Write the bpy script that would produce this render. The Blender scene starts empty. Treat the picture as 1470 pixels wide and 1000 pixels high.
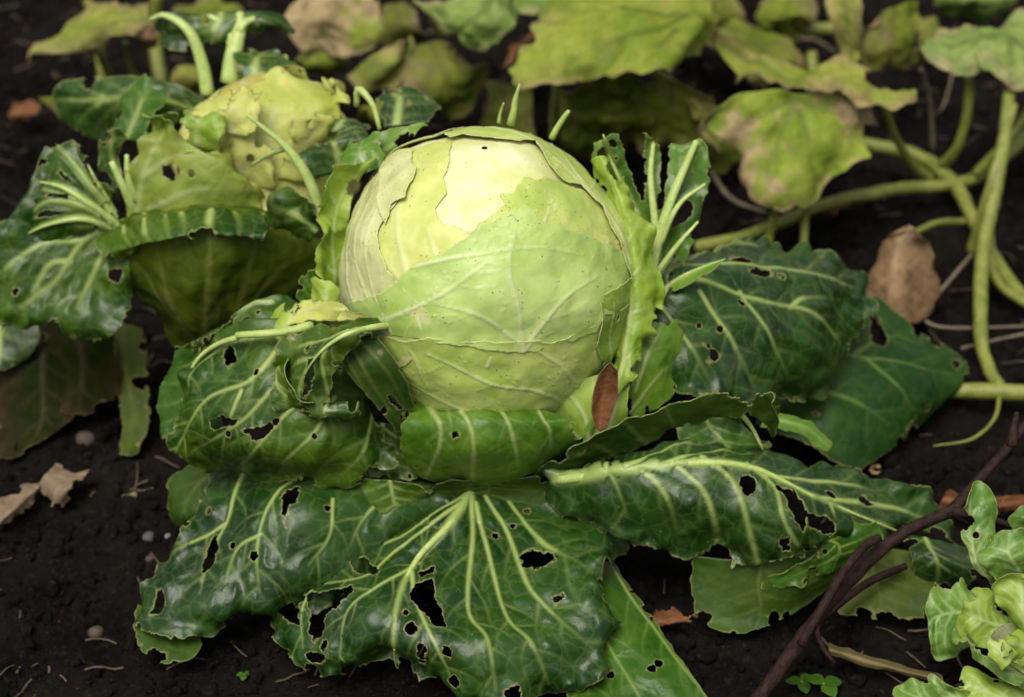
import bpy, math, random
import numpy as np
from mathutils import Vector, kdtree

# ------------------------------------------------------------------ camera, sky, sun, exposure
scene = bpy.context.scene
PITCH = math.radians(35.0)
CAM = np.array([0.018, -1.339, 1.067])
FWD = np.array([0.0, math.cos(PITCH), -math.sin(PITCH)])
UPV = np.array([0.0, math.sin(PITCH), math.cos(PITCH)])
RGT = np.array([1.0, 0.0, 0.0])
KPX = 0.0002976                      # tangent per photo pixel (photo 1470 x 1000)

cam_data = bpy.data.cameras.new('camera')
cam = bpy.data.objects.new('camera', cam_data)
scene.collection.objects.link(cam)
cam.location = CAM
cam.rotation_euler = (math.pi / 2 - PITCH, 0, 0)
cam_data.sensor_width = 36.0
cam_data.lens = 18.0 / (735 * KPX)
cam_data.clip_start = 0.05
cam_data.clip_end = 300.0
cam_data.dof.use_dof = True
cam_data.dof.focus_distance = 1.47
cam_data.dof.aperture_fstop = 5.6
scene.camera = cam

SUN_EL, SUN_AZ = math.radians(66), math.radians(-28)     # azimuth from -Y (towards the camera), + = right
sun_dir = np.array([math.cos(SUN_EL) * math.sin(SUN_AZ), -math.cos(SUN_EL) * math.cos(SUN_AZ), math.sin(SUN_EL)])
world = bpy.data.worlds.new('World')
scene.world = world
world.use_nodes = True
wn = world.node_tree
wn.nodes.clear()
w_out = wn.nodes.new('ShaderNodeOutputWorld')
w_bg = wn.nodes.new('ShaderNodeBackground')
w_sky = wn.nodes.new('ShaderNodeTexSky')
w_hsv = wn.nodes.new('ShaderNodeHueSaturation')
w_sky.sky_type = 'NISHITA'
w_sky.sun_disc = False
w_sky.sun_elevation = SUN_EL
w_sky.sun_rotation = math.atan2(sun_dir[0], sun_dir[1])
w_sky.air_density = 1.0
w_sky.dust_density = 3.0
w_hsv.inputs['Saturation'].default_value = 0.05           # cloud cover: a grey sky
w_bg.inputs['Strength'].default_value = 0.060
wn.links.new(w_sky.outputs[0], w_hsv.inputs['Color'])
wn.links.new(w_hsv.outputs[0], w_bg.inputs['Color'])
wn.links.new(w_bg.outputs[0], w_out.inputs['Surface'])

sun_data = bpy.data.lights.new('sun', 'SUN')
sun = bpy.data.objects.new('sun', sun_data)
scene.collection.objects.link(sun)
sun_data.energy = 1.5
sun_data.angle = math.radians(38)
sun_data.color = (1.0, 0.96, 0.87)
sun.rotation_euler = Vector(-sun_dir).to_track_quat('-Z', 'Y').to_euler()

scene.view_settings.view_transform = 'Standard'
scene.view_settings.look = 'None'
scene.view_settings.exposure = 1.05
scene.view_settings.gamma = 1.0
scene.view_settings.use_curve_mapping = False
scene.cycles.max_bounces = 5
scene.cycles.diffuse_bounces = 3
scene.cycles.glossy_bounces = 2
scene.cycles.transmission_bounces = 3
scene.cycles.use_adaptive_sampling = True
scene.cycles.adaptive_threshold = 0.02
scene.cycles.use_light_tree = False
scene.cycles.caustics_reflective = False
scene.cycles.caustics_refractive = False

# ------------------------------------------------------------------ small helpers
rng = np.random.default_rng(7)
random.seed(7)
COL = scene.collection

def ray(px, py):
    return FWD + RGT * ((px - 735) * KPX) - UPV * ((py - 500) * KPX)

def at_z(px, py, z):
    r = ray(px, py)
    return CAM + r * ((z - CAM[2]) / r[2])

def at_y(px, py, y):
    r = ray(px, py)
    return CAM + r * ((y - CAM[1]) / r[1])

def project(p):
    q = p - CAM
    dep = q @ FWD
    return np.stack([735 + (q @ RGT) / dep / KPX, 500 - (q @ UPV) / dep / KPX], -1)

def vnoise(p, seed=0):
    p = np.asarray(p, dtype=np.float64)
    i = np.floor(p).astype(np.int64)
    f = p - i
    f = f * f * (3 - 2 * f)
    out = np.zeros(p.shape[:-1])
    for dx in (0, 1):
        for dy in (0, 1):
            for dz in (0, 1):
                h = ((i[..., 0] + dx) * 374761393 + (i[..., 1] + dy) * 668265263 + (i[..., 2] + dz) * 2147483629 + seed * 97531) & 0xffffffff
                h = ((h ^ (h >> 13)) * 1274126177) & 0xffffffff
                h = ((h ^ (h >> 16)) * 668265263) & 0xffffffff
                h = (h ^ (h >> 15)) & 0xffff
                w = (f[..., 0] if dx else 1 - f[..., 0]) * (f[..., 1] if dy else 1 - f[..., 1]) * (f[..., 2] if dz else 1 - f[..., 2])
                out += w * (h / 32767.5 - 1)
    return out

def fbm(p, octaves=3, seed=0):
    a, s, out = 1.0, 0.0, 0.0
    for k in range(octaves):
        out = out + a * vnoise(np.asarray(p) * (2 ** k), seed + k * 17)
        s += a
        a *= 0.5
    return out / s

def ground_h(x, y):
    p = np.stack([np.asarray(x, float), np.asarray(y, float), np.zeros_like(np.asarray(x, float))], -1)
    near = np.exp(-((p[..., 0]) ** 2 + (p[..., 1] - 0.3) ** 2) / 6.0)
    return (fbm(p * 7, 3, 5) * 0.016 + fbm(p * 40, 3, 9) * 0.008) * (0.15 + 0.85 * near) - 0.008

def catrom(n_ctrl, t):
    """matrix (len(t), n_ctrl) of a Catmull-Rom spline with extrapolated ends, t in 0..1"""
    M = np.zeros((len(t), n_ctrl))
    if n_ctrl == 2:
        M[:, 0] = 1 - t
        M[:, 1] = t
        return M
    x = np.clip(t, 0, 1) * (n_ctrl - 1)
    i = np.minimum(np.floor(x).astype(int), n_ctrl - 2)
    f = x - i
    w = [-0.5 * f ** 3 + f ** 2 - 0.5 * f, 1.5 * f ** 3 - 2.5 * f ** 2 + 1, -1.5 * f ** 3 + 2 * f ** 2 + 0.5 * f, 0.5 * f ** 3 - 0.5 * f ** 2]
    r = np.arange(len(t))
    for k in range(4):
        j = i + k - 1
        lo, hi = j < 0, j > n_ctrl - 1
        ok = ~(lo | hi)
        np.add.at(M, (r[ok], j[ok]), w[k][ok])
        np.add.at(M, (r[lo], np.zeros(lo.sum(), int)), 2 * w[k][lo])
        np.add.at(M, (r[lo], np.ones(lo.sum(), int)), -w[k][lo])
        np.add.at(M, (r[hi], np.full(hi.sum(), n_ctrl - 1)), 2 * w[k][hi])
        np.add.at(M, (r[hi], np.full(hi.sum(), n_ctrl - 2)), -w[k][hi])
    return M

def spline(pts, n):
    pts = np.asarray(pts, float)
    return catrom(len(pts), np.linspace(0, 1, n)) @ pts

def poly_sd(P, poly):
    """signed distance of points P (...,2) to a closed polygon, positive inside"""
    poly = np.asarray(poly, float)
    x, y = P[..., 0], P[..., 1]
    best = np.full(x.shape, 1e9)
    inside = np.zeros(x.shape, bool)
    n = len(poly)
    for a in range(n):
        x0, y0 = poly[a]
        x1, y1 = poly[(a + 1) % n]
        ex, ey = x1 - x0, y1 - y0
        L = ex * ex + ey * ey + 1e-12
        t = np.clip(((x - x0) * ex + (y - y0) * ey) / L, 0, 1)
        best = np.minimum(best, np.hypot(x - x0 - t * ex, y - y0 - t * ey))
        c = ((y0 > y) != (y1 > y)) & (x < (x1 - x0) * (y - y0) / (y1 - y0 + 1e-12) + x0)
        inside ^= c
    return np.where(inside, best, -best)

def link(name, data, parent=None):
    o = bpy.data.objects.new(name, data)
    COL.objects.link(o)
    if parent is not None:
        o.parent = parent
        o.location = -parent.location if parent.type == 'EMPTY' else (0, 0, 0)
    return o

def thing(name, label, cat, loc, group=None):
    o = bpy.data.objects.new(name, None)
    o.empty_display_size = 0.03
    COL.objects.link(o)
    o.location = [float(c) for c in loc]
    o['label'] = label
    o['category'] = cat
    if group:
        o['group'] = group
    return o

def tag(o, label, cat, group=None):
    o['label'] = label
    o['category'] = cat
    if group:
        o['group'] = group
    return o

def mesh_np(name, V, F, attrs=None, uv=None, mats=(), smooth=True):
    """V (n,3), F (m,4) quads or (m,3) triangles"""
    me = bpy.data.meshes.new(name)
    V = np.asarray(V, np.float32)
    F = np.asarray(F, np.int32)
    k = F.shape[1]
    me.vertices.add(len(V))
    me.vertices.foreach_set('co', V.ravel())
    me.loops.add(F.size)
    me.loops.foreach_set('vertex_index', F.ravel())
    me.polygons.add(len(F))
    me.polygons.foreach_set('loop_start', np.arange(len(F), dtype=np.int32) * k)
    me.polygons.foreach_set('loop_total', np.full(len(F), k, np.int32))
    if smooth:
        me.polygons.foreach_set('use_smooth', np.ones(len(F), bool))
    for an, av in (attrs or {}).items():
        a = me.attributes.new(an, 'FLOAT', 'POINT')
        a.data.foreach_set('value', np.asarray(av, np.float32).ravel())
    if uv is not None:
        l = me.uv_layers.new(name='UVMap')
        l.data.foreach_set('uv', np.asarray(uv, np.float32)[F.ravel()].ravel())
    me.update(calc_edges=True)
    for m in mats:
        me.materials.append(m)
    return me

# ------------------------------------------------------------------ materials
class NT:
    def __init__(self, name):
        self.m = bpy.data.materials.new(name)
        self.m.use_nodes = True
        self.t = self.m.node_tree
        self.t.nodes.clear()
        self.out = self.n('ShaderNodeOutputMaterial')
    def n(self, kind, **kw):
        x = self.t.nodes.new(kind)
        for k, v in kw.items():
            setattr(x, k, v)
        return x
    def l(self, a, b):
        self.t.links.new(a, b)
    def val(self, sock, v):
        if hasattr(v, 'is_linked'):
            self.l(v, sock)
        else:
            sock.default_value = v
    def noise(self, vec, scale, detail=3, rough=0.55, dist=0.0):
        x = self.n('ShaderNodeTexNoise')
        self.l(vec, x.inputs['Vector'])
        x.inputs['Scale'].default_value = scale
        x.inputs['Detail'].default_value = detail
        x.inputs['Roughness'].default_value = rough
        x.inputs['Distortion'].default_value = dist
        return x.outputs['Fac']
    def voro(self, vec, scale, feature='DISTANCE_TO_EDGE'):
        x = self.n('ShaderNodeTexVoronoi', feature=feature)
        self.l(vec, x.inputs['Vector'])
        x.inputs['Scale'].default_value = scale
        return x.outputs['Distance']
    def ramp(self, v, a, b, lo=0.0, hi=1.0):
        x = self.n('ShaderNodeMapRange', interpolation_type='SMOOTHSTEP')
        self.l(v, x.inputs['Value'])
        for k, q in zip(('From Min', 'From Max', 'To Min', 'To Max'), (a, b, lo, hi)):
            x.inputs[k].default_value = q
        return x.outputs['Result']
    def math(self, op, a, b=0.0, clamp=False):
        x = self.n('ShaderNodeMath', operation=op, use_clamp=clamp)
        self.val(x.inputs[0], a)
        self.val(x.inputs[1], b)
        return x.outputs[0]
    def mix(self, f, a, b):
        x = self.n('ShaderNodeMix', data_type='RGBA')
        self.val(x.inputs[0], f)
        self.val(x.inputs[6], a if hasattr(a, 'is_linked') else (*a, 1))
        self.val(x.inputs[7], b if hasattr(b, 'is_linked') else (*b, 1))
        return x.outputs[2]
    def attr(self, name):
        return self.n('ShaderNodeAttribute', attribute_name=name).outputs['Fac']

_mats = {}
def leaf_mat(name, c1, c2, vein=(0.36, 0.46, 0.13), rough=0.36, trans=0.16, fine=0.35, bump=0.5, dry=0.0, drycol=(0.36, 0.25, 0.12),
             yellow=0.0, dust=0.25, specks=0.0, sss=0.0, edgecol=(0.27, 0.25, 0.09), spec=0.5, cell=75.0, veinmix=0.9):
    if name in _mats:
        return _mats[name]
    T = NT(name)
    obn = T.n('ShaderNodeTexCoord').outputs['Object']
    n1 = T.n('ShaderNodeTexNoise')
    T.l(obn, n1.inputs['Vector'])
    n1.inputs['Scale'].default_value = 15
    n1.inputs['Detail'].default_value = 3
    n2 = T.n('ShaderNodeTexNoise')
    T.l(obn, n2.inputs['Vector'])
    n2.inputs['Scale'].default_value = 62
    n2.inputs['Detail'].default_value = 4
    n2.inputs['Roughness'].default_value = 0.6
    big, med = n1.outputs['Fac'], n2.outputs['Fac']
    wm = T.n('ShaderNodeVectorMath', operation='MULTIPLY_ADD')      # cell edges wander
    T.l(n2.outputs['Color'], wm.inputs[0])
    wm.inputs[1].default_value = (0.014, 0.014, 0.014)
    T.l(obn, wm.inputs[2])
    v1 = T.voro(wm.outputs[0], cell)
    f1 = T.ramp(v1, 0.0, 0.10, 1, 0)
    tone = T.math('ADD', T.math('MULTIPLY', big, 0.65), T.math('MULTIPLY', med, 0.45))
    col = T.mix(T.ramp(tone, 0.40, 0.70), c1, c2)
    sepc = T.n('ShaderNodeSeparateColor')
    T.l(n1.outputs['Color'], sepc.inputs[0])
    alt = sepc.outputs[1]
    sep2 = T.n('ShaderNodeSeparateColor')
    T.l(n2.outputs['Color'], sep2.inputs[0])
    alt2 = sep2.outputs[2]
    if yellow > 0:
        ymask = T.math('MULTIPLY', T.ramp(T.math('ADD', T.math('MULTIPLY', alt, 0.7), T.math('MULTIPLY', alt2, 0.3)), 0.46, 0.66), yellow)
        col = T.mix(ymask, col, (0.36, 0.37, 0.04))
    veincol = T.mix(med, tuple(x * 0.8 for x in vein), vein)
    col = T.mix(T.math('MULTIPLY', f1, fine * 0.4), col, veincol)
    vat = T.attr('vein')
    col = T.mix(T.ramp(vat, 0.02, 0.6, 0, 0.18), col, tuple(0.5 * (a + b) for a, b in zip(c2, vein)))
    col = T.mix(T.math('MULTIPLY', T.ramp(vat, 0.0, 1.0), veinmix), col, veincol)
    if dust > 0:          # waxy bloom and dried soil splashes
        d1 = T.math('MULTIPLY', T.ramp(T.math('MULTIPLY', T.math('ADD', alt2, alt), 0.5), 0.54, 0.66), dust * 0.5)
        col = T.mix(d1, col, (0.105, 0.135, 0.090))
        sp = T.noise(obn, 330, 2, 0.5, 0.8)
        d2 = T.math('MULTIPLY', T.ramp(sp, 0.69, 0.74), T.ramp(alt2, 0.48, 0.62))
        col = T.mix(T.math('MULTIPLY', d2, min(1.0, dust * 2.0)), col, (0.34, 0.34, 0.24))
    if specks > 0:        # brown insect marks
        s1 = T.math('MULTIPLY', T.ramp(T.voro(obn, 230, 'F1'), 0.10, 0.18, 1, 0), T.ramp(alt2, 0.50, 0.58))
        s2 = T.math('MULTIPLY', T.ramp(T.noise(obn, 240, 3, 0.7, 1.8), 0.60, 0.67), T.ramp(alt, 0.51, 0.57))
        col = T.mix(T.math('MULTIPLY', T.math('MAXIMUM', s1, s2), specks), col, (0.12, 0.085, 0.03))
    col = T.mix(T.math('MULTIPLY', T.ramp(T.attr('edge'), 0.35, 0.9), 0.55), col, edgecol)
    if dry > 0:
        dn = T.math('ADD', T.math('MULTIPLY', alt, 0.55), T.math('MULTIPLY', alt2, 0.45))
        dmask = T.math('ADD', T.ramp(dn, 0.66 - 0.22 * dry, 0.72 - 0.22 * dry), T.math('MULTIPLY', T.attr('rim'), T.ramp(dn, 0.42, 0.52)), clamp=True)
        dcol = T.mix(T.ramp(med, 0.35, 0.65), tuple(x * 0.5 for x in drycol), drycol)
        col = T.mix(T.math('MULTIPLY', dmask, 0.92), col, dcol)
    rg = T.math('ADD', T.math('MULTIPLY', med, 0.30), rough - 0.15)
    hgt = T.math('ADD', T.math('MULTIPLY', T.ramp(v1, 0.0, 0.35), 0.5), T.math('MULTIPLY', med, 1.1))
    bp = T.n('ShaderNodeBump')
    bp.inputs['Strength'].default_value = bump
    bp.inputs['Distance'].default_value = 0.0012
    T.l(hgt, bp.inputs['Height'])
    bs = T.n('ShaderNodeBsdfPrincipled')
    T.l(col, bs.inputs['Base Color'])
    T.l(rg, bs.inputs['Roughness'])
    bs.inputs['Specular IOR Level'].default_value = spec
    T.l(bp.outputs[0], bs.inputs['Normal'])
    if trans > 0:
        tr = T.n('ShaderNodeBsdfTranslucent')
        T.l(T.mix(0.35, col, (0.20, 0.28, 0.02)), tr.inputs['Color'])
        mx = T.n('ShaderNodeMixShader')
        mx.inputs[0].default_value = trans
        T.l(bs.outputs[0], mx.inputs[1])
        T.l(tr.outputs[0], mx.inputs[2])
        T.l(mx.outputs[0], T.out.inputs['Surface'])
    else:
        T.l(bs.outputs[0], T.out.inputs['Surface'])
    _mats[name] = T.m
    return T.m

def plain_mat(name, c1, c2, scale=60, rough=0.6, bump=0.4, dist=0.001, spec=0.4, stretch=None, trans=0.0):
    if name in _mats:
        return _mats[name]
    T = NT(name)
    obn = T.n('ShaderNodeTexCoord').outputs['Object']
    vec = obn
    if stretch:
        mp = T.n('ShaderNodeMapping')
        mp.inputs['Scale'].default_value = stretch
        T.l(obn, mp.inputs['Vector'])
        vec = mp.outputs[0]
    a = T.noise(vec, scale, 5, 0.65)
    b = T.noise(vec, scale * 5, 4, 0.6)
    t = T.math('ADD', T.math('MULTIPLY', a, 0.7), T.math('MULTIPLY', b, 0.4))
    col = T.mix(T.ramp(t, 0.38, 0.72), c1, c2)
    bp = T.n('ShaderNodeBump')
    bp.inputs['Strength'].default_value = bump
    bp.inputs['Distance'].default_value = dist
    T.l(t, bp.inputs['Height'])
    bs = T.n('ShaderNodeBsdfPrincipled')
    T.l(col, bs.inputs['Base Color'])
    T.l(T.math('ADD', T.math('MULTIPLY', b, 0.2), rough - 0.1), bs.inputs['Roughness'])
    bs.inputs['Specular IOR Level'].default_value = spec
    T.l(bp.outputs[0], bs.inputs['Normal'])
    T.l(bs.outputs[0], T.out.inputs['Surface'])
    _mats[name] = T.m
    return T.m

DARK = leaf_mat('cabbage_leaf_dark', (0.009, 0.040, 0.0015), (0.046, 0.096, 0.003), rough=0.36, dust=0.2, bump=0.35, spec=0.32, fine=0.22, trans=0.08)
DEEP = leaf_mat('cabbage_leaf_deep', (0.0045, 0.025, 0.0025), (0.021, 0.060, 0.006), rough=0.34, dust=0.2, fine=0.18, bump=0.35, spec=0.34, trans=0.06)
MID = leaf_mat('cabbage_leaf_mid', (0.075, 0.185, 0.008), (0.150, 0.280, 0.022), rough=0.40, trans=0.22, dust=0.12, fine=0.2)
GREEN = leaf_mat('cabbage_leaf_green', (0.018, 0.076, 0.002), (0.052, 0.128, 0.006), rough=0.38, trans=0.2, dust=0.12, fine=0.12, vein=(0.30, 0.40, 0.10), spec=0.36)
LIGHT = leaf_mat('cabbage_leaf_light', (0.22, 0.37, 0.018), (0.36, 0.49, 0.050), vein=(0.58, 0.66, 0.28), rough=0.42, trans=0.28, dust=0.0, fine=0.3, specks=0.3)
YELLOW = leaf_mat('cabbage_leaf_yellow', (0.46, 0.52, 0.08), (0.62, 0.64, 0.15), vein=(0.66, 0.68, 0.34), rough=0.45, trans=0.28, dust=0.0, specks=0.4)
UNDER = leaf_mat('cabbage_leaf_underside', (0.018, 0.056, 0.002), (0.046, 0.092, 0.005), vein=(0.14, 0.19, 0.04), rough=0.55, trans=0.2, fine=0.12, dust=0.12, veinmix=0.6, spec=0.35)
OLIVE = leaf_mat('cabbage_leaf_olive', (0.075, 0.125, 0.003), (0.19, 0.235, 0.012), vein=(0.30, 0.33, 0.08), rough=0.6, trans=0.5, fine=0.3, dust=0.3, veinmix=0.8, spec=0.3)
DECAY = leaf_mat('cabbage_leaf_decaying', (0.005, 0.010, 0.001), (0.014, 0.020, 0.002), vein=(0.05,0.045,0.02), rough=0.8, trans=0.0, fine=0.2, dust=0.1, dry=0.2, drycol=(0.045, 0.028, 0.014), spec=0.05)
SQUASH = leaf_mat('squash_leaf', (0.17, 0.24, 0.018), (0.32, 0.38, 0.048), vein=(0.075, 0.12, 0.012), rough=0.62, trans=0.28, fine=0.5, dust=0.05, yellow=0.25, dry=0.18, drycol=(0.42, 0.30, 0.14), cell=55, spec=0.25, veinmix=0.75, bump=1.0)
SQUASHG = leaf_mat('squash_leaf_green', (0.14, 0.24, 0.036), (0.27, 0.37, 0.085), vein=(0.09, 0.15, 0.03), rough=0.62, trans=0.25, fine=0.5, dust=0.05, yellow=0.15, dry=0.24, drycol=(0.46, 0.36, 0.2), cell=55, spec=0.25, veinmix=0.75, bump=1.0)
SQUASHD = leaf_mat('squash_leaf_wilting', (0.14, 0.21, 0.014), (0.29, 0.36, 0.045), vein=(0.10, 0.12, 0.03), rough=0.65, trans=0.2, fine=0.5, dust=0.05, yellow=0.25, dry=0.74, drycol=(0.44, 0.32, 0.17), cell=55, spec=0.2, veinmix=0.6, bump=1.0)
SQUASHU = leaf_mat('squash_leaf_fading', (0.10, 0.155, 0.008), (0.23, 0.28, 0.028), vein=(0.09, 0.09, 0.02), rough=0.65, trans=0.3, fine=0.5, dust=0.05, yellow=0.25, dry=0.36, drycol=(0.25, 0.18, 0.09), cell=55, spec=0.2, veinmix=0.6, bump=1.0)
BROWN = leaf_mat('dry_leaf_brown', (0.10, 0.055, 0.024), (0.24, 0.15, 0.075), vein=(0.33, 0.24, 0.14), rough=0.7, trans=0.0, fine=0.3, dust=0.2, edgecol=(0.3, 0.2, 0.1), spec=0.2, bump=0.9)
RUST = leaf_mat('dry_leaf_rust', (0.075, 0.024, 0.006), (0.17, 0.064, 0.018), vein=(0.24, 0.10, 0.04), rough=0.6, trans=0.0, fine=0.2, dust=0.2, edgecol=(0.2, 0.08, 0.03), spec=0.3, bump=0.9)
MATTE = leaf_mat('cabbage_leaf_matte', (0.008, 0.038, 0.002), (0.024, 0.072, 0.004), vein=(0.16, 0.24, 0.05), rough=0.5, trans=0.12, fine=0.12, dust=0.12, veinmix=0.7, spec=0.28)
OLIVE2 = leaf_mat('cabbage_leaf_yellowing', (0.038, 0.066, 0.002), (0.092, 0.122, 0.007), vein=(0.18, 0.19, 0.05), rough=0.6, trans=0.2, fine=0.12, dust=0.2, veinmix=0.6, spec=0.3)
COLLAR = leaf_mat('cabbage_leaf_collar', (0.040, 0.120, 0.004), (0.110, 0.215, 0.014), vein=(0.42, 0.52, 0.18), rough=0.4, trans=0.2, fine=0.15, dust=0.1, spec=0.38)
RIM = plain_mat('leaf_cut_rim', (0.13, 0.19, 0.04), (0.28, 0.33, 0.10), 200, 0.5, 0.1)
RIMD = plain_mat('leaf_cut_rim_dull', (0.06, 0.08, 0.02), (0.12, 0.14, 0.05), 200, 0.6, 0.1)
RIB = plain_mat('cabbage_rib', (0.30, 0.40, 0.09), (0.46, 0.54, 0.19), 120, 0.42, 0.25, 0.0006, stretch=None)
RIBD = plain_mat('cabbage_rib_dull', (0.22, 0.30, 0.07), (0.36, 0.43, 0.15), 120, 0.5, 0.25, 0.0006)
STEM = plain_mat('squash_stem', (0.12, 0.145, 0.018), (0.23, 0.25, 0.05), 70, 0.5, 0.4, 0.0008)
TENDRIL = plain_mat('squash_tendril', (0.10, 0.080, 0.048), (0.19, 0.155, 0.10), 90, 0.6, 0.3)
BARK = plain_mat('twig_bark', (0.012, 0.006, 0.005), (0.038, 0.020, 0.015), 190, 0.6, 1.0, 0.0016, spec=0.12)
STONE = plain_mat('pebble_grey', (0.04, 0.04, 0.036), (0.08, 0.08, 0.072), 120, 0.7, 0.3)
STONEB = plain_mat('pebble_brown', (0.034, 0.023, 0.016), (0.075, 0.052, 0.036), 120, 0.75, 0.4)
STONEW = plain_mat('pebble_white', (0.10, 0.10, 0.09), (0.18, 0.175, 0.16), 120, 0.7, 0.2)
CORE = plain_mat('cabbage_stalk', (0.11, 0.12, 0.05), (0.22, 0.22, 0.10), 90, 0.65, 0.6, 0.001)

# ------------------------------------------------------------------ leaf surfaces
def grid_normals(S):
    su = np.gradient(S, axis=0)
    sv = np.gradient(S, axis=1)
    n = np.cross(su, sv)
    return n / (np.linalg.norm(n, axis=-1, keepdims=True) + 1e-12), su, sv

def px_to_surface(S, PX, pts):
    """pixel points -> points on the grid surface (nearest vertex, refined to first order); drops points off the surface"""
    nu, nv = S.shape[:2]
    flat = PX.reshape(-1, 2)
    kd = kdtree.KDTree(len(flat))
    for i, q in enumerate(flat.tolist()):
        kd.insert((q[0], q[1], 0.0), i)
    kd.balance()
    pu = np.gradient(PX, axis=0)
    pv = np.gradient(PX, axis=1)
    su = np.gradient(S, axis=0)
    sv = np.gradient(S, axis=1)
    out, keep = [], []
    for q in pts:
        co, i, d = kd.find((q[0], q[1], 0.0))
        a, b = divmod(i, nv)
        J = np.array([[pu[a, b, 0], pv[a, b, 0]], [pu[a, b, 1], pv[a, b, 1]]])
        det = J[0, 0] * J[1, 1] - J[0, 1] * J[1, 0]
        e = np.array([q[0] - co[0], q[1] - co[1]])
        if abs(det) > 0.3 and d < 12:
            dd = np.clip(np.array([(J[1, 1] * e[0] - J[0, 1] * e[1]), (-J[1, 0] * e[0] + J[0, 0] * e[1])]) / det, -0.8, 0.8)
        else:
            dd = np.zeros(2)
        out.append(S[a, b] + su[a, b] * dd[0] + sv[a, b] * dd[1])
        keep.append(d < 9)
    return np.array(out), np.array(keep)

def smooth_px(line, step=3.0):
    line = np.asarray(line, float)
    n = max(4, int(np.linalg.norm(np.diff(line, axis=0), axis=1).sum() / step))
    return spline(line, n) if len(line) > 2 else line[0] + (line[1] - line[0]) * np.linspace(0, 1, n)[:, None]

def tube_mesh(name, pts, rad, mat, sides=9, flat=1.0, lump=0.0, seed=0, cap=True):
    pts = np.asarray(pts, float)
    n = len(pts)
    rad = np.interp(np.linspace(0, 1, n), np.linspace(0, 1, len(rad)), rad)
    tan = np.gradient(pts, axis=0)
    tan /= np.linalg.norm(tan, axis=1, keepdims=True) + 1e-12
    ref = np.array([0.0, 0.0, 1.0]) if abs(tan[:, 2].mean()) < 0.8 else np.array([0.0, 1.0, 0.0])
    a = np.cross(tan, ref)
    a /= np.linalg.norm(a, axis=1, keepdims=True) + 1e-12
    b = np.cross(a, tan)
    th = np.linspace(0, 2 * math.pi, sides, endpoint=False)
    ring = a[:, None, :] * np.cos(th)[None, :, None] + b[:, None, :] * (np.sin(th) * flat)[None, :, None]
    r = rad[:, None] * np.ones((1, sides))
    if lump > 0:
        r = r * (1 + lump * fbm((pts[:, None, :] + ring * 0.01) * 90, 2, seed))
    V = pts[:, None, :] + ring * r[..., None]
    i, j = np.meshgrid(np.arange(n - 1), np.arange(sides), indexing='ij')
    j2 = (j + 1) % sides
    F = np.stack([i * sides + j, i * sides + j2, (i + 1) * sides + j2, (i + 1) * sides + j], -1).reshape(-1, 4)
    V = V.reshape(-1, 3)
    if cap:
        c0, c1 = len(V), len(V) + 1
        V = np.vstack([V, pts[0] - tan[0] * rad[0] * 0.3, pts[-1] + tan[-1] * rad[-1] * 0.3])
        k = np.arange(sides)
        k2 = (k + 1) % sides
        e = (n - 1) * sides
        F = np.vstack([F, np.stack([k2, k, np.full(sides, c0), np.full(sides, c0)], -1), np.stack([e + k, e + k2, np.full(sides, c1), np.full(sides, c1)], -1)])
        tri = F[-2 * sides:, :3]
        quad = F[:-2 * sides]
        me = bpy.data.meshes.new(name)
        me.from_pydata(V.tolist(), [], quad.tolist() + tri.tolist())
        me.polygons.foreach_set('use_smooth', np.ones(len(me.polygons), bool))
        me.update()
        me.materials.append(mat)
        return me
    return mesh_np(name, V, F, mats=(mat,))

def tube(name, pts, rad, mat, parent=None, n=None, **kw):
    pts = np.asarray(pts, float)
    L = np.linalg.norm(np.diff(pts, axis=0), axis=1).sum()
    n = n or int(np.clip(L / 0.004, 8, 160))
    return link(name, tube_mesh(name, spline(pts, n) if len(pts) > 2 else pts[0] + (pts[1] - pts[0]) * np.linspace(0, 1, n)[:, None], rad, mat, **kw), parent)

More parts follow.
